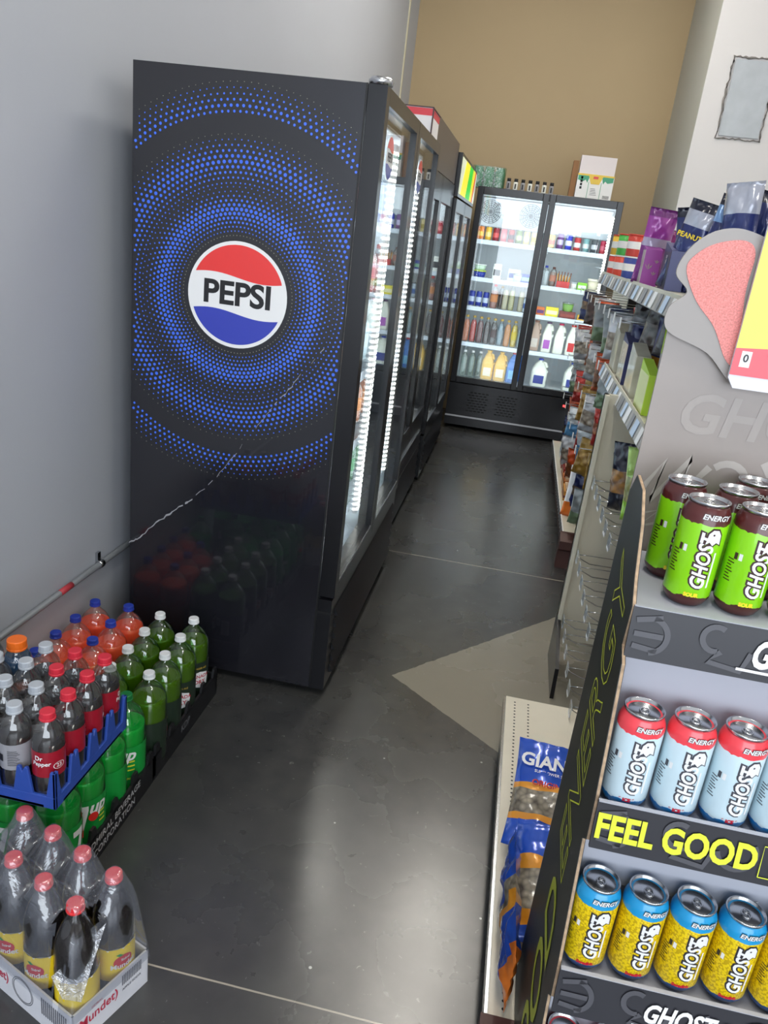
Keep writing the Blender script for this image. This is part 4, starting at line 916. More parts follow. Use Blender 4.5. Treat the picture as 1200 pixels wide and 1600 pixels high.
# ---- bags
def bag_mesh(w, h, d, top=.09, seed=0, nx=12, ny=18, crinkle=.0055):
    R_ = random.Random(seed); V = []; F = []
    ph = [R_.uniform(0, 6) for _ in range(6)]
    for side in (-1, 1):
        for j in range(ny+1):
            v_ = j/ny
            for i_ in range(nx+1):
                u = i_/nx; e = (1-abs(2*u-1)**3.2)*(1-abs(2*v_-1)**4)
                ww = w*(1-.07*(1-abs(2*v_-1)**2)); x = (u-.5)*ww
                fold = crinkle*(math.sin(u*23+ph[0]+v_*4)*(abs(2*v_-1)**2)+.6*math.sin(u*9+v_*17+ph[1])+.5*math.sin(v_*31-u*12+ph[2]))
                y = side*(d/2*max(e, 0)**.7)+fold*(1 if e > 0 else 0)*(1.3 if side < 0 else 1)
                if v_ in (0, 1): y = .002*math.sin(u*30)+side*.0005
                V.append((x, y, v_*h))
    n = (nx+1)*(ny+1)
    def rowmat(j): return j/ny
    fm_ = []
    for s_ in (0, 1):
        for j in range(ny):
            for i_ in range(nx):
                a = s_*n+j*(nx+1)+i_; q = (a, a+1, a+nx+2, a+nx+1); F.append(q if s_ == 0 else q[::-1]); fm_.append((j+.5)/ny)
    for j in range(ny):
        a, c_ = j*(nx+1), n+j*(nx+1); F.append((a, a+nx+1, c_+nx+1, c_)); fm_.append((j+.5)/ny)
        a += nx; c_ += nx; F.append((a, c_, c_+nx+1, a+nx+1)); fm_.append((j+.5)/ny)
    for j in (0, ny):
        for i_ in range(nx):
            a, c_ = j*(nx+1)+i_, n+j*(nx+1)+i_; F.append((a, c_, c_+1, a+1)); fm_.append(.99 if j else .01)
    return V, F, fm_
def foil(c, r=.28, name=None): return mat(name or 'foil_%d_%d_%d' % c, C_(*c), r, .15, coat=.5, bump=.25, bscale=45)
def speckfoil(name, c1, c2_, sc=40):
    if name in MC: return MC[name]
    m = mat(name, c1, .3, coat=.4, bump=.3, bscale=60); nt = m.node_tree; tc = [n for n in nt.nodes if n.type == 'TEX_COORD'][0]
    v = nt.nodes.new('ShaderNodeTexVoronoi'); v.inputs['Scale'].default_value = sc; nt.links.new(tc.outputs['Object'], v.inputs['Vector'])
    r = nt.nodes.new('ShaderNodeValToRGB'); r.color_ramp.elements[0].color = (*c1, 1); r.color_ramp.elements[1].color = (*c2_, 1)
    nt.links.new(v.outputs['Distance'], r.inputs[0]); nt.links.new(r.outputs[0], nt.nodes['Principled BSDF'].inputs['Base Color']); return m
BC = {}
def bag(label, loc, w, h, d, bands, rot=(0, 0, 0), name='snack_bag', seed=None, group=None, txt=None, cat='snack bag'):
    """bands: list of (upper height fraction, material)"""
    seed = seed if seed is not None else random.randint(0, 999)
    V, F, fr_ = bag_mesh(w, h, d, seed=seed)
    mb = MB(); mi = []
    for q in fr_:
        for k, (lim, _) in enumerate(bands):
            if q <= lim: mi.append(k); break
        else: mi.append(len(bands)-1)
    mb.v = V; mb.f = [list(f_) for f_ in F]; mb.m = mi; mb.sm = [True]*len(F)
    if txt:
        t = thing(name, label, cat, loc, 0, group); t.rotation_euler = rot
        mb.build('pouch', [m_2 for _, m_2 in bands], t)
        g = MB()
        for (s, sz, z, mt, bold) in txt[0]:
            text(g, s, sz, frame((0, -d/2-.004, z), (1, 0, 0), (0, 0, 1)), mt, bold=bold)
        g.build('bag_lettering', txt[1], t); return t
    o = mb.build(name, [m_2 for _, m_2 in bands]); o.location = loc; o.rotation_euler = rot
    return tag(o, label, cat, group)
PAL = [('orange and brown', [(.12, foil((160, 70, 30))), (.55, speckfoil('nuts_brown', s2l(150, 90, 50), s2l(70, 35, 20))), (1, foil((200, 80, 35)))]),
       ('silver and white', [(.2, foil((170, 172, 178), .2)), (.6, speckfoil('mix_pale', s2l(190, 180, 165), s2l(90, 70, 55))), (1, foil((205, 205, 210), .2))]),
       ('gold', [(.3, foil((150, 115, 45))), (.7, speckfoil('chips_gold', s2l(200, 165, 90), s2l(120, 80, 30))), (1, foil((165, 130, 60)))]),
       ('dark blue', [(.4, foil((35, 45, 95))), (.65, speckfoil('mix_dark', s2l(150, 120, 90), s2l(40, 30, 30))), (1, foil((30, 38, 85)))]),
       ('red', [(.35, foil((170, 45, 40))), (.6, speckfoil('mix_red', s2l(210, 150, 110), s2l(120, 40, 30))), (1, foil((185, 50, 40)))]),
       ('light blue and white', [(.5, foil((90, 150, 200))), (1, foil((215, 220, 226)))]),
       ('dark brown', [(.5, speckfoil('cocoa_mix', s2l(90, 60, 50), s2l(30, 20, 20))), (1, foil((70, 45, 40)))]),
       ('green and grey', [(.4, foil((110, 130, 100))), (1, foil((140, 145, 148)))])]
# hanging strips over the far deck: columns along y, rows down
cols_ = [3.35, 3.6, 3.85, 4.1, 4.4, 4.7, 5.0, 5.35, 5.7, 6.05]
pick = [[3, 5, 1, 6], [5, 1, 3, 0], [1, 7, 0, 1], [7, 0, 4, 2], [3, 0, 1, 2], [7, 1, 2, 5], [0, 6, 2, 4], [1, 0, 4, 5], [6, 1, 7, 0], [3, 4, 1, 6]]
for ci, y in enumerate(cols_):
    for ri, z in enumerate((1.17, .93, .69, .45, .24)):
        if y < 4.0 and ri > 1: continue
        if y < 3.8 and ri > 0: continue
        n, bands = PAL[pick[ci][ri % 4]]
        xx = .50+.03*math.sin(ci*2+ri)+(.0 if ri < 3 else .02)
        bag('%s bag hanging in %s column from the near end, %s from top' % (n, ORD[ci], ORD[ri]), (xx, y+random.uniform(-.03, .03), z), .15, .21, .06, bands, (random.uniform(-.12, .12), random.uniform(-.1, .1), -PI/2+1.0+random.uniform(-.25, .25)), group='bags hanging on the right shelves')
hs = MB()
# clip prongs: one hook per hanging column row
pr = None
for ci, y in enumerate(cols_):
    for ri, z in enumerate((1.17, .93, .69, .45)):
        if y < 4.0 and ri > 1: continue
        if y < 3.8 and ri > 0: continue
        lab = 'white tipped wire hook above the bag, column %s, %s from the top' % (ORD[ci], ORD[ri])
        if not pr:
            pr = thing('display_hook', lab, 'hook', (.40, y, z+.22), 0, 'hooks for the hanging bags')
            MB().tube([(.26, 0, 0), (.0, 0, 0)], .0025, 5).build('wire_prong', STEEL, pr); MB().box(-.004, 0, -.014, .014, -.03, .012).build('tag_holder', WHITE, pr)
        else: dup(pr, (.40, y, z+.22), 0, lab, 'hooks for the hanging bags')
# far deck goods
bx = thing('popcorn_box', 'dark blue open topped snack box at the far end of the low deck', 'box', (.59, 6.15, .181))
MB().box(-.09, .09, -.09, .09, 0, .13).build('box_body', m_('navy_box', (28, 42, 84)), bx); MB().box(-.088, .088, -.088, .088, .128, .15).build('brown_top', m_('brown_top', (120, 80, 55), .7), bx)
g = MB(); text(g, 'ACT II', .05, frame((.01, -.091, .06), (1, 0, 0), (0, 0, 1)), 0, bold=.03); g.box(-.08, -.05, -.092, -.09, .04, .1, 1); g.build('box_lettering', [WHITE, YEL], bx)
def lowbox(label, x, y, w, d_, h, m1, m2, cells=0):
    t = thing('snack_box', label, 'box', (x, y, .181))
    MB().box(-w/2, w/2, -d_/2, d_/2, 0, h).build('box_body', m1, t)
    g = MB().box(-w/2-.001, w/2+.001, -d_/2-.001, d_/2+.001, h*.3, h*.55)
    g.build('printed_band', m2, t)
    if cells:
        g = MB()
        for k in range(cells): x_ = -w/2+.01+k*(w-.02)/cells; g.box(x_, x_+(w-.02)/cells*.8, -d_/2+.01, d_/2-.01, h, h+.014)
        g.build('packets', speckfoil('wafer_packs', s2l(170, 110, 70), s2l(240, 220, 190), 18), t)
lowbox('pale blue and white carton behind the red boxes on the low deck', .56, 5.87, .19, .16, .1, m_('paleblue_box', (205, 215, 225)), m_('skyprint', (150, 180, 210)))
lowbox('crimson snack box, farthest red box on the low deck', .56, 5.6, .2, .2, .075, m_('crimson_box', (130, 30, 40)), m_('pink_print', (200, 120, 120)), 3)
lowbox('red and tan snack box in the middle of the low deck', .56, 5.32, .2, .2, .07, m_('red_box2', (160, 45, 40)), m_('tan_print', (200, 160, 120)), 4)
lowbox('orange brown box of wafer packets on the low deck', .55, 5.05, .2, .2, .065, m_('orange_box2', (190, 110, 50)), m_('cream_print', (230, 210, 170)), 4)
lowbox('amber box of packets nearest the charcoal bag', .54, 4.82, .19, .18, .06, m_('amber_box2', (200, 140, 60)), m_('brownprint', (110, 50, 40)), 3)
bag('white and orange bag with text panel standing at the near end of the low deck', (.52, 4.42, .181), .21, .30, .1, [(.25, foil((230, 120, 40), .45)), (.8, m_('paper_white', (226, 228, 234), .5)), (1, m_('paper_white', (226, 228, 234), .5))], (-.28, 0, -.25), name='paper_bag', cat='bag', txt=([('CHARCOAL', .02, .24, 0, .01)], [m_('text_grey', (120, 120, 130))]))
bag('red and blue snack bag lying above the dark blue box', (.55, 5.9, .3), .16, .2, .06, PAL[4][1], (-.3, .3, -.4))
# bags hanging on the tagged hooks
hb = [(.60, 2.93, .58, 'pale amber', PAL[2][1]), (.60, 2.72, .57, 'silver and brown', PAL[1][1]), (.60, 2.50, .56, 'white and brown', PAL[1][1]), (.60, 2.93, .27, 'orange and brown', PAL[0][1]), (.60, 2.72, .27, 'navy and orange', [(.3, foil((215, 120, 40))), (1, foil((35, 50, 110)))]), (.60, 2.50, .27, 'black and silver', PAL[6][1]), (.60, 2.3, .26, 'dark brown', PAL[6][1]), (.60, 2.72, .185, 'red and yellow', PAL[4][1])]
for i, (x, y, z, n, bands) in enumerate(hb[:7]):
    bag('%s bag on the tagged hooks beside the drink display, %s of them' % (n, ORD[i]), (x-.03, y, z), .13, .2, .05, bands, (0, 0, -PI/2+.9), group='bags on the tagged hooks')
# bags hung under the second shelf, near end
bag('lime green and clear snack bag hanging under the second shelf', (.475, 2.45, .84), .12, .24, .06, [(.25, foil((150, 200, 60))), (.6, speckfoil('mix_green', s2l(190, 180, 120), s2l(90, 110, 50))), (1, foil((170, 205, 110)))], (0, -.1, -.5))
bag('dark navy snack bag with food window hanging under the second shelf', (.455, 2.68, .80), .11, .24, .06, [(.3, foil((28, 30, 45))), (.6, speckfoil('mix_warm', s2l(190, 140, 80), s2l(60, 40, 30))), (1, foil((30, 32, 50)))], (0, -.1, -.6))
# goods on the second shelf
def shelfbox(label, x, y, z, w, d_, h, mside, mfront, rz=0, txt=None, slant=.03):
    t = thing('display_box', label, 'box', (x, y, z), rz)
    b = MB(); b.prism([(-d_/2, 0), (d_/2, 0), (d_/2, h), (-d_/2, h-slant)], -w/2, w/2, 0, 'x'); b.build('box_body', mside, t)
    MB().box(-w/2-.001, -w/2, -d_/2+.004, d_/2-.004, .004, h-slant-.004).build('front_print', mfront, t)
    if txt:
        g = MB(); text(g, txt, .028, frame((-w/2-.0018, 0, (h-slant)*.5), (0, 0, 1), (0, 1, 0)), 0, bold=.02)
        g.build('box_lettering', WHITE, t)
    return t
CRP = speckfoil('cream_box_print', s2l(222, 218, 200), s2l(180, 175, 155), 12)
NAVY = m_('navy_board', (52, 56, 104), .4); PURP = m_('purple_board', (150, 62, 150), .4); LIME = m_('lime_board', (176, 214, 60), .4)
shelfbox('cream printed box at the far end of the second shelf', .455, 3.62, 1.156, .05, .18, .2, CRP, CRP)
shelfbox('navy box standing on the second shelf', .458, 3.30, 1.156, .055, .18, .19, NAVY, CRP, txt='SNACKS')
shelfbox('pale cream box between the navy and lime boxes on the second shelf', .455, 3.01, 1.156, .05, .18, .18, CRP, CRP)
shelfbox('lime edged pale green box at the near end of the second shelf', .45, 2.70, 1.156, .034, .2, .16, LIME, m_('pale_lime', (226, 232, 170), .45))
bag('lime topped grey snack bag standing behind the lime box', (.54, 2.76, 1.158), .13, .30, .07, [(.6, foil((170, 172, 172))), (1, foil((165, 200, 50)))], (.0, 0, -.2))
bag('orange and navy bag standing behind the cream box', (.55, 3.05, 1.158), .13, .28, .07, [(.5, foil((215, 150, 60))), (1, foil((50, 56, 100)))], (.0, .05, -.2))
bag('red striped white bag behind the far cream box', (.55, 3.6, 1.158), .13, .28, .07, [(.6, foil((222, 218, 212))), (1, foil((190, 40, 40)))], (.0, -.05, -.2))
for i, (y, n, c) in enumerate(((3.3, 'black and gold', (30, 28, 32)), (3.05, 'black and bronze', (34, 28, 26)), (2.8, 'black', (20, 20, 24)), (2.55, 'white and violet', (190, 190, 205)))):
    bag('%s snack bag hanging just under the top shelf, %s from the far end' % (n, ORD[i]), (.50+.02*i, y+.12, 1.31), .14, .19, .06, [(.5, speckfoil('gold_mix%d' % i, s2l(*[min(255, int(k*1.5+60)) for k in c]), s2l(*c), 30)), (1, foil(c))], (0, .1, -.6), group='dark bags under the top shelf')
# top shelf: tubs, purple box, navy boxes, bags
for k in range(4):
    for r_ in range(2):
        col = [(215, 175, 60), (60, 150, 60), (70, 170, 70), (190, 60, 50)][k]
        col = col if r_ else [(200, 60, 50), (60, 110, 190), (210, 70, 50), (50, 70, 150)][k]
        t = thing('snack_canister', '%s canister on the top shelf, %s from the far end, %s layer' % (['red', 'blue', 'orange red', 'navy', 'gold', 'green', 'bright green', 'crimson'][k+4*r_], ORD[k], ['lower', 'upper'][r_]), 'canister', (.47+.03*(k % 2), 4.75-k*.16, 1.536+r_*.106), 0, 'stacked canisters on the top shelf')
        MB().lathe([(.039, 0), (.04, .003), (.04, .1), (.038, .1)], 16, 0).build('tin', m_('tin_%d_%d' % (k, r_), col), t)
        MB().lathe([(.041, .098), (.041, .105)], 16, 0).build('lid', m_('red_lid', (200, 60, 50)) if r_ else WHITE, t)
        MB().lathe([(.0404, .035), (.0404, .07)], 16, 0, cap=False).build('label_band', WHITE, t)
pbx = shelfbox('purple open box with herb print near the middle of the top shelf', .462, 3.40, 1.536, .062, .2, .165, PURP, CRP)
g = MB()
for (a, z, s_) in ((-.012, .06, .016), (.012, .04, .011), (.016, .085, .010)):
    for k in range(3): t_ = .9+k*.6; g.add([(a, -.1012, z), (a+s_*math.cos(t_)-.002, -.1012, z+s_*math.sin(t_)), (a+s_*math.cos(t_)*1.5, -.1012, z+s_*math.sin(t_)*1.5), (a+s_*math.cos(t_)+.002, -.1012, z+s_*math.sin(t_)*.9)], [(0, 1, 2, 3)], 0)
g.build('herb_print', m_('herb_green', (150, 150, 120)), pbx)
shelfbox('navy open box with white lettering at the near part of the top shelf', .512, 3.10, 1.536, .06, .16, .165, NAVY, m_('navy_dark', (28, 34, 60)), txt='SNACKS')
bag('purple snack bag with folded top standing in the purple box', (.465, 3.40, 1.54), .12, .285, .05, [(.5, foil((120, 45, 125))), (.62, foil((170, 160, 185))), (.9, foil((150, 60, 150))), (1, foil((110, 40, 115)))], (.05, .05, .2))
bag('small magenta bag behind the purple bag', (.57, 3.58, 1.537), .12, .22, .06, [(1, foil((140, 40, 110)))], (.0, .1, -.2))
top = [(.515, 3.08, .31, .22, -.5), (.60, 3.02, .33, .15, .4), (.665, 2.86, .37, -.12, -.6), (.735, 2.96, .35, .14, .3), (.80, 2.78, .38, -.1, -.4), (.875, 2.9, .37, .1, .4), (.95, 2.8, .38, -.05, -.3), (.60, 3.25, .30, -.15, .1), (.73, 3.2, .33, .05, -.2)]
cpos = ['farthest left', 'second from the left', 'third from the left', 'fourth from the left', 'fifth from the left', 'sixth from the left', 'farthest right', 'in the rear on the left', 'in the rear on the right']
for i, (x, y, h, ry_, rz2) in enumerate(top):
    nv = foil((32, 44, 100)); dkn = foil((22, 26, 48)); sv_ = foil((170, 174, 188), .22)
    bands = [(.35, nv), (.5, foil((200, 60, 50)) if i == 3 else (foil((215, 150, 60)) if i % 2 else nv)), (.74, nv), (.9, foil((110, 150, 200)) if i in (1, 5) else (sv_ if i in (0, 2, 8) else nv)), (1, sv_ if i == 2 else dkn)]
    bag('navy crimped snack bag above the display card, %s' % cpos[i], (x, y, 1.537), .125, h, .07, bands, (.1*math.sin(i*2), ry_, rz2), group='navy bags on the top shelf',
        txt=([('CHIPS' if i % 2 else 'PEANUTS', .024, .19, 0, .02)], [YEL]))
# sunflower seed bags on the near deck
SB = foil((30, 80, 190), .25); SP = speckfoil('seeds', s2l(170, 160, 140), s2l(60, 52, 45), 70); OB = foil((225, 150, 40))
sdt = ([('GIANTS', .05, .225, 0, .03), ('SUNFLOWER SEEDS', .011, .197, 0, .01), ('ORIGINAL', .022, .165, 1, .03)], [WHITE, m_('seed_red', (190, 40, 40))])
bag('blue sunflower seed bag with GIANTS lettering, topmost at the back of the near deck', (.27, 1.585, .235), .2, .3, .05, [(.22, SB), (.28, OB), (.5, SP), (.56, OB), (1, SB)], (-1.12, 0, -.08), name='sunflower_seed_bag', txt=sdt, seed=3)
bag('blue sunflower seed bag with a large seed window in the middle of the near deck', (.285, 1.318, .225), .2, .28, .055, [(.12, SB), (.22, OB), (.58, SP), (.66, OB), (1, SB)], (-1.2, 0, -.05), name='sunflower_seed_bag', seed=5)
bag('blue sunflower seed bag standing on edge at the left of the near deck', (.199, 1.172, .268), .15, .36, .03, [(.12, foil((225, 120, 40))), (.4, SB), (.5, OB), (.62, SP), (1, SB)], (-PI/2, -PI/2, .02), name='sunflower_seed_bag', seed=8, txt=([('S', .06, .13, 0, .03)], [WHITE]))
# ================================================================= ENERGY DRINK DISPLAY
DX0, DX1 = .222, .84
ds = thing('energy_drink_display', 'tall black cardboard floor display with yellow lettering and tiers of energy drink cans', 'display stand', (0, 0, 0))
DB = m_('display_black', (44, 44, 50), .4); OLV = m_('display_side_dark', (44, 46, 42), .4)
YLW = m_('print_lime_yellow', (222, 232, 60), .45); YLD = m_('print_dull_lime', (170, 178, 50), .45); PGREY = m_('print_mid_grey', (78, 78, 84), .45)
prof = [(1.095, .0), (1.095, .19), (1.27, .19), (1.27, 1.27), (1.235, 1.305), (1.17, 1.30), (1.12, 1.262), (1.075, 1.195), (1.045, 1.165), (1.05, 1.10), (1.02, 1.085), (.975, .895), (.965, .82), (.99, .80), (.945, .605), (.935, .54), (.955, .52), (.91, .33), (.9, .25), (.9, 0)]
sd = MB(); sd.prism(prof, DX0, DX0+.001, 0, 'x'); 
sd.prism(prof, DX0+.0011, DX0+.0052, 1, 'x'); sd.prism(prof, DX0+.0053, DX0+.006, 2, 'x')
sd.build('side_panel', [OLV, KRAFT, DB], ds)
sd = MB(); sd.prism(prof, DX1-.006, DX1, 0, 'x'); sd.build('side_panel', OLV, ds)
# outlined word running up the side, filled word below
g = MB()
Mt = frame((DX0-.001, 1.15, .93), (0, 0, 1), (0, 1, 0))
Ml = Matrix(((0, 0, -1, DX0-.0012), (0, -1, 0, 0), (1, 0, 0, 0), (0, 0, 0, 1)))
def fit(s_, size, w_, **k):
    v_, _ = text_geo(s_, size, **{q: z_ for q, z_ in k.items() if q != 'sx'}); return w_/(max(p[0] for p in v_)-min(p[0] for p in v_))
def side_text(s, size, y, z, outline, mi, sx=1, shear=0, slope=0):
    v_, f_ = text_geo(s, size, outline=outline, sx=sx, shear=shear, bold=0 if outline else .01)
    # text right -> up along the leaning panel, text up -> towards the back (far side)
    g.add([(DX0-.0012-(p[2]*.2), y+p[1]+slope*p[0], z+p[0]) for p in v_], f_, mi)
side_text('ENERGY', .155, 1.115, .91, .0012, 0, sx=fit('ENERGY', .155, .54, shear=.15), shear=.15, slope=.07)
side_text('GOOD', .16, 1.04, .36, 0, 1, sx=fit('GOOD', .16, .5, shear=.1), shear=.1, slope=.12)
g.build('side_lettering', [YLW, YLD], ds)
# header card with its brushed print
HB_ = m_('header_board', (148, 138, 132), .3, noise=.08, nscale=5)
hc = MB().box(DX0+.006, DX1-.006, 1.30, 1.306, .2, 1.54, 0); hc.build('header_card', HB_, ds)
def strokes(mb, M_, items, mi, w=.01):
    for pts in items:
        n = len(pts); L_ = []; R_ = []
        for i, p in enumerate(pts):
            a = Vector(pts[max(0, i-1)]); b_ = Vector(pts[min(n-1, i+1)]); d_ = (b_-a).normalized(); nn = Vector((-d_.y, d_.x))*w/2
            L_.append(Vector(p)+nn); R_.append(Vector(p)-nn)
        for i in range(n-1):
            mb.add([tuple(M_ @ Vector((q.x, q.y, 0))) for q in (R_[i], R_[i+1], L_[i+1], L_[i])], [(0, 1, 2, 3)], mi)
def curve(cx_, cy_, r, a0, a1, n=14, sy_=1): return [(cx_+r*math.cos(a0+(a1-a0)*k/n), cy_+sy_*r*math.sin(a0+(a1-a0)*k/n)) for k in range(n+1)]
Mh = frame((DX0, 1.2994, 1.2), (1, 0, 0), (0, 0, 1))
g = MB(); Rg = random.Random(4)
strokes(g, Mh, [[(.02, .06), (.05, .12), (.04, .05), (.09, .13), (.08, .06), (.12, .12)], curve(.15, .1, .03, -2, 2.4), curve(.155, .055, .026, -2.5, 1.5), [(.20, .14), (.215, .12)], [(.215, .16), (.24, .15)]], 0, .012)
strokes(g, Mh, [curve(.28, .06, .05, 0, 5.2), curve(.34, .12, .035, .5, 4), [(.2, .03), (.24, .07), (.26, .12), (.32, .15)], [(.02, .02), (.06, .035), (.03, .0), (.08, .02)], curve(.4, .08, .05, 1, 5), [(.45, .02), (.5, .14), (.52, .06)]], 0, .006)
text(g, 'GHOST', .09, frame((DX0+.2, 1.2993, 1.40), (1, 0, 0), (0, 0, 1)), 1, bold=.02, shear=.15)
g.build('header_print', [m_('header_pale', (176, 168, 162), .35), m_('header_faint', (158, 149, 143), .35)], ds)
# die-cut toppers: grey backed card with plain pink sugar texture, and big printed can
Mc = frame((0, 1.288, 0), (1, 0, 0), (0, 0, 1))
def card(pts, y0_, th, m1, name, par): return MB().prism(pts, y0_, y0_+th, 0, 'y').build(name, m1, par)
def blob(pts, n=6):
    out = []
    for i in range(len(pts)):
        p0, p1, p2, p3 = [Vector(pts[(i+k) % len(pts)]) for k in (-1, 0, 1, 2)]
        for q in range(n):
            t_ = q/n; out.append(tuple(.5*((2*p1)+(p2-p0)*t_+(2*p0-5*p1+4*p2-p3)*t_*t_+(3*p1-p0-3*p2+p3)*t_**3)))
    return out
topper = [(.218, 1.61), (.228, 1.645), (.255, 1.672), (.29, 1.682), (.33, 1.674), (.36, 1.66), (.37, 1.50), (.34, 1.46), (.29, 1.50), (.225, 1.525), (.219, 1.56), (.240, 1.585)]
card(blob(topper), 1.285, .006, m_('topper_grey', (158, 152, 148), .5), 'die_cut_card', ds)
cw_ = [(.231, 1.618), (.243, 1.643), (.27, 1.660), (.305, 1.666), (.322, 1.65), (.322, 1.60), (.328, 1.55), (.335, 1.49), (.318, 1.495), (.29, 1.54), (.255, 1.575)]
card(blob(cw_), 1.2835, .0012, mat('pink_sugar_print', s2l(240, 140, 134), .6, noise=.35, nscale=420), 'pink_print', ds)
# big can picture: tilted printed card
Mk = Matrix.Translation((.421, 1.27, 1.645))
kb = MB(); canp = [(-.095, -.175), (-.085, -.19), (.085, -.19), (.095, -.175), (.095, .15), (.075, .19), (-.075, .19), (-.095, .15)]
def kput(pts, d, mi, th=0): kb.add([tuple(Mk @ Vector((p[0], -d, p[1]))) for p in pts], [tuple(range(len(pts)))], mi)
kb.prism(canp, 0, .006, 0, 'y'); kb.v = [tuple(Mk @ Vector(v_)) for v_ in kb.v]
kput([(-.095, -.13), (.095, -.13), (.095, .10), (.06, .105), (-.03, .11), (-.095, .102)], .0006, 1)
kput([(-.095, -.17), (.095, -.17), (.095, -.128), (.05, -.125), (0, -.13), (-.05, -.126), (-.095, -.13)], .0010, 2)
kput([(-.095, .10), (-.03, .108), (.06, .103), (.095, .098), (.095, .15), (.075, .18), (-.075, .18), (-.095, .15)], .0010, 2)
ko = kb.build('can_picture_card', [m_('card_silver', (225, 225, 235), .4), m_('card_lime', (222, 226, 110), .5), m_('card_pink', (240, 105, 115), .5)], ds)
kt = MB()
def ktext(s, size, x, z, mi, d=.0016, **k): text(kt, s, size, Mk @ frame((x, -d, z), (1, 0, 0), (0, 0, 1)), mi, **k)
for rr_, mi, d in ((.04, 1, .0014), (.0, 0, .0022)):
    v_, f_ = text_geo('GHOST', .085, bold=.03+rr_, shear=.15); MM = Mk @ frame((.035, -d, -.01), (0, 0, 1), (-1, 0, 0)); kt.add([tuple(MM @ Vector(p)) for p in v_], f_, mi)
ktext('SOUR', .028, -.0, -.105, 2, bold=.03); ktext('PATCH', .03, -.0, -.127, 3, d=.0024, bold=.03); ktext('REDBERRY', .017, 0, -.15, 0, d=.002, bold=.02)
kt.add([tuple(Mk @ Vector((x, -.0016, z))) for x, z in ((-.085, -.157), (-.07, -.157), (-.07, -.133), (-.085, -.133))], [(0, 1, 2, 3)], 0); ktext('0', .016, -.0775, -.144, 1, d=.0022, bold=.02)
kt.build('can_card_lettering', [WHITE, DGREY, m_('patch_green', (80, 170, 60)), m_('patch_orange', (235, 120, 40))], ko)
# tiers: floor, lip, inner back
tiers = [(1.163, 1.045, 1.09, 1.166), (.873, .962, .82, .893), (.588, .93, .53, .605), (.30, .90, .24, .315)]
wordm = [WHITE, YLW, WHITE, WHITE]
for i, (zf, yl, zl, zt) in enumerate(tiers):
    sh_ = MB().box(DX0+.006, DX1-.006, yl, 1.29, zf-.006, zf-.001, 0).build('tier_floor', GREYB, ds)
    MB().prism([(yl+.004, zt), (yl-.001, zt), (yl-.012, zl), (yl-.007, zl)], DX0+.003, DX1-.003, 0, 'x').build('tier_lip', DB, sh_)
    MB().box(DX0+.004, DX1-.004, yl-.002, yl+.005, zt, zt+.0012).build('lip_edge', GREYB, sh_)
    # inner grey flap behind the cans with clipped corner
    if i: 
        zt2 = tiers[i-1][2]+.0
        MB().prism([(DX0+.006, zf), (DX1-.006, zf), (DX1-.006, zt2+.02), (DX0+.04, zt2+.02), (DX0+.006, zt2-.02)], 1.09-.03*i, 1.094-.03*i, 0, 'y').build('tray_flap', GREYB, sh_) if i == 1 else MB().prism([(DX0+.006, zt2-.115), (DX1-.006, zt2-.115), (DX1-.006, zt2-.03), (DX0+.03, zt2-.03), (DX0+.006, zt2-.05)], yl+.088, yl+.091, 0, 'y').build('tray_flap', GREYB, sh_)
    g = MB(); sl = .011/(zt-zl)
    Mlip = frame((0, yl-.0075, (zl+zt)/2), (1, 0, 0), (0, sl, 1)); Mlip2 = frame((0, yl-.0095, (zl+zt)/2), (1, 0, 0), (0, sl, 1)); Mlip3 = frame((0, yl-.0088, (zl+zt)/2), (1, 0, 0), (0, sl, 1))
    Rg = random.Random(20+i)
    pat = [curve(DX0+.03, .0, .026, -1.4, 1.4), [(DX0+.01, .02), (DX0+.045, .028)], [(DX0+.01, 0), (DX0+.05, 0)], [(DX0+.01, -.018), (DX0+.045, -.022)], curve(DX0+.12, .012, .018, 1, 5), [(DX0+.13, -.005), (DX0+.115, -.022), (DX0+.16, -.028), (DX0+.17, .0)], curve(DX0+.2, .005, .026, -3, .6), curve(DX0+.3, -.005, .03, 0, 4), curve(DX0+.4, .0, .028, 2, 6)]
    gp_ = MB(); strokes(gp_, Mlip3, pat, 0, .008); gp_.build('lip_pattern', PGREY, sh_)
    if i == 1:
        text(g, 'FEEL GOOD', .054, Mlip2 @ Matrix.Translation((.339, -.0, 0)), 0, bold=.035, sx=fit('FEEL GOOD', .054, .222, bold=.035), space=1.0)
        text(g, 'ENERGY', .05, Mlip2 @ Matrix.Translation((.56, -.0, 0)), 0, outline=.0008)
        strokes(g, Mlip2, [[(.456, -.024), (.456, .024), (.68, .024), (.68, -.024), (.456, -.024)]], 0, .0015)
    else:
        xg = .454 if i == 0 else .405; gs, gw_ = (.056, .13) if i == 0 else (.044, .105)
        text(g, 'GHOST', gs, Mlip2 @ Matrix.Translation((xg+.0, -.0, 0)), 0, bold=.035, shear=.25, sx=fit('GHOST', gs, gw_, bold=.035, shear=.25))
        strokes(g, Mlip2, [[(xg-gw_*.6, -.024), (xg+.03, -.0255)]], 0, .004)
        gh = [(-.012, -.014), (-.006, -.01), (0, -.015), (.006, -.01), (.013, -.013), (.012, .006), (.006, .014), (-.004, .015), (-.012, .006)]
        g.add([tuple(Mlip2 @ Vector((xg+.072+p[0], p[1], 0))) for p in gh], [tuple(range(len(gh)))], 0)
    g.build('lip_lettering', YLW if i == 1 else WHITE, sh_)
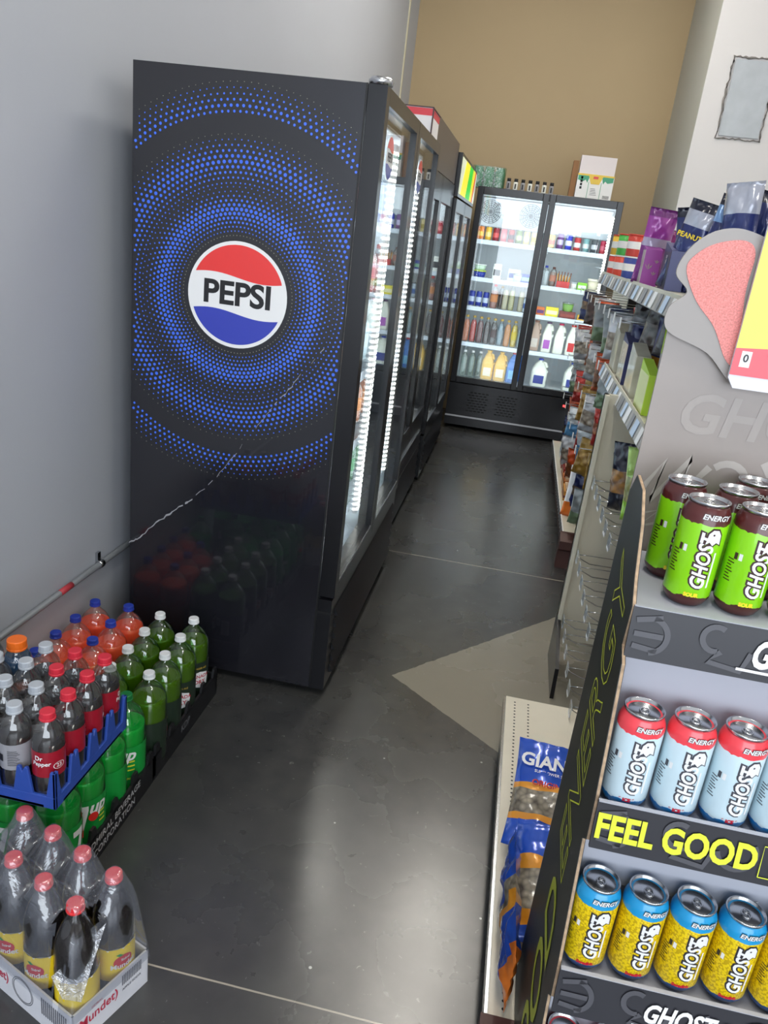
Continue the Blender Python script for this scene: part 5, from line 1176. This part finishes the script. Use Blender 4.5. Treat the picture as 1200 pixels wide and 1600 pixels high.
# ---- tall cans with parts
def ghost_can(bandm, ink, under):
    t = thing('energy_drink_can', 'x', 'can', (0, 0, 0)); r = .0332; h = .157
    MB().lathe([(.0235, 0), (.027, .003), (.031, .010), (r, .015), (r, .136), (.0318, .141), (.0282, .149), (.027, .1515)], 32, 0).build('can_body', bandm, t)
    MB().lathe([(.0272, .151), (.0285, .1535), (.0288, .156), (.0278, .157), (.0265, .1562), (.0255, .1515), (.0235, .1505), (.0225, .1515), (.0, .1518)], 32, 0).build('lid', ALU, t)
    tb = MB()
    tb.tube([(.0085*math.cos(2*PI*k/16)*.8, .0085*math.sin(2*PI*k/16)-.003, .1532) for k in range(16)], .0012, 6, 0, True)
    tb.tube([(.004*math.cos(2*PI*k/12), .004*math.sin(2*PI*k/12)-.006, .1533) for k in range(12)], .001, 6, 0, True)
    tb.lathe([(.004, .1518), (.004, .1538), (.0, .154)], 12, 0, (0, .003, 0)); tb.build('pull_tab', ALU, t)
    g = MB(); F_ = F0+.12
    for bold, mi, dr in ((.115, 1, .0003), (.03, 0, .0008)):
        wrap_text(g, 'GHOST', .0285, r, F_+.10, .071, mi, rot=True, dr=dr, bold=bold, shear=.25, sx=.86, space=1.0 if mi == 0 else 1.0)
    wrap_geo(g, *rect_geo(-.030, .024, -.0015, .0015), r, F_+.53, .064, 0, True, .0008)
    gh = [(-.011, -.012), (-.006, -.008), (-.001, -.013), (.004, -.008), (.010, -.011), (.009, .003), (.004, .010), (-.004, .010), (-.009, .004)]
    big = [(p[0]*1.25, p[1]*1.25) for p in gh]
    wrap_geo(g, *poly_geo(big), r, F_+.30, .1115, 1, False, .0004); wrap_geo(g, *poly_geo(gh), r, F_+.30, .1115, 0, False, .0009)
    wrap_geo(g, *poly_geo([(.001*1.5*math.cos(2*PI*k/8)-.002, .0015*math.sin(2*PI*k/8)+.003) for k in range(8)]), r, F_+.30, .1115, 1, False, .0012)
    for bold, mi, dr in ((.08, 1, .0003), (.03, 0, .0007)): wrap_text(g, 'ENERGY', .0105, .0325, F_+.2, .1385, mi, dr=dr+.0006, bold=bold, shear=.2)
    if under: wrap_text(g, under[0], .0078, r, F_-.05, .021, 2, bold=.06, dr=.0006)
    # small side panel marks
    for k in range(8): wrap_geo(g, *rect_geo(-.006, .006-.002*(k % 3), -.0008, .0008), r, F_-1.15, .05+k*.0045, 1, False, .0003)
    wrap_geo(g, *rect_geo(-.005, .0, -.005, .005), r, F_-.9, .088, 1, False, .0003); wrap_geo(g, *rect_geo(.002, .007, -.005, .005), r, F_-.9, .088, 0, False, .0003)
    g.build('can_lettering', [WHITE, ink, under[1] if under else ink], t)
    return t
GREENM = banded('can_green', [s2l(70, 28, 26), s2l(140, 214, 20), s2l(84, 34, 32)], [.018, .127], wob=.003, rough=.28)
WHITEM = banded('can_white', [s2l(20, 120, 190), s2l(205, 226, 234), s2l(235, 70, 80)], [.02, .127], wob=.003, rough=.28)
YELM = banded('can_yellow', [s2l(20, 70, 130), s2l(236, 205, 20), s2l(30, 150, 205)], [.018, .127], wob=.002, rough=.28, speck=(1, s2l(198, 165, 15)), speckscale=260)
PINKM = banded('can_pinkish', [s2l(190, 60, 60), s2l(215, 200, 190), s2l(205, 60, 70)], [.02, .12], wob=.003, rough=.28)
gc = ghost_can(GREENM, s2l and mat('ink_brown', s2l(60, 30, 30), .4), ('SOUR', YEL))
wc = ghost_can(WHITEM, mat('ink_grey', s2l(70, 70, 78), .4), ('* ICE *', RED))
yc = ghost_can(YELM, mat('ink_blackish', s2l(45, 42, 46), .4), ('Swedish', RED))
kc = ghost_can(PINKM, MC['ink_grey'], None)
def place(proto, pts, z, fmt, group):
    for i, (x, y, lab) in enumerate(pts):
        if i == 0: proto.location = (x, y, z); proto['label'] = lab; proto['group'] = group; proto.rotation_euler = (0, 0, -.1)
        else: dup(proto, (x, y, z), random.uniform(-.12, .12), lab, group)
place(gc, [(.304, 1.108, 'bright green energy drink can at the left front of the top tier'), (.376, 1.105, 'bright green energy drink can, second from the left in front, top tier'), (.290, 1.20, 'bright green energy drink can with side text, behind the left front can'), (.363, 1.19, 'bright green can behind the gap of the two front cans, top tier'), (.408, 1.262, 'bright green can at the back of the top tier'), (.45, 1.10, 'bright green can, third from the left in front, top tier'), (.44, 1.185, 'bright green can, third in the second row of the top tier')], 1.163, '', 'green energy drink cans')
place(wc, [(.266+.0702*k, 1.008, 'white and red energy drink can, %s from the left on the second tier' % ORD[k]) for k in range(5)], .873, '', 'white energy drink cans')
place(yc, [(.262+.0702*k, .979, 'yellow and blue energy drink can, %s from the left on the third tier' % ORD[k]) for k in range(5)]+[(.262+.0702*k+.02, 1.05, 'yellow and blue can, %s from the left in the third tier rear row' % ORD[k]) for k in (3, 4)], .588, '', 'yellow energy drink cans')
place(kc, [(.262+.0702*k, .955, 'red topped energy drink can, %s from the left on the lowest tier' % ORD[k]) for k in range(3)], .30, '', 'red topped cans on the lowest tier')
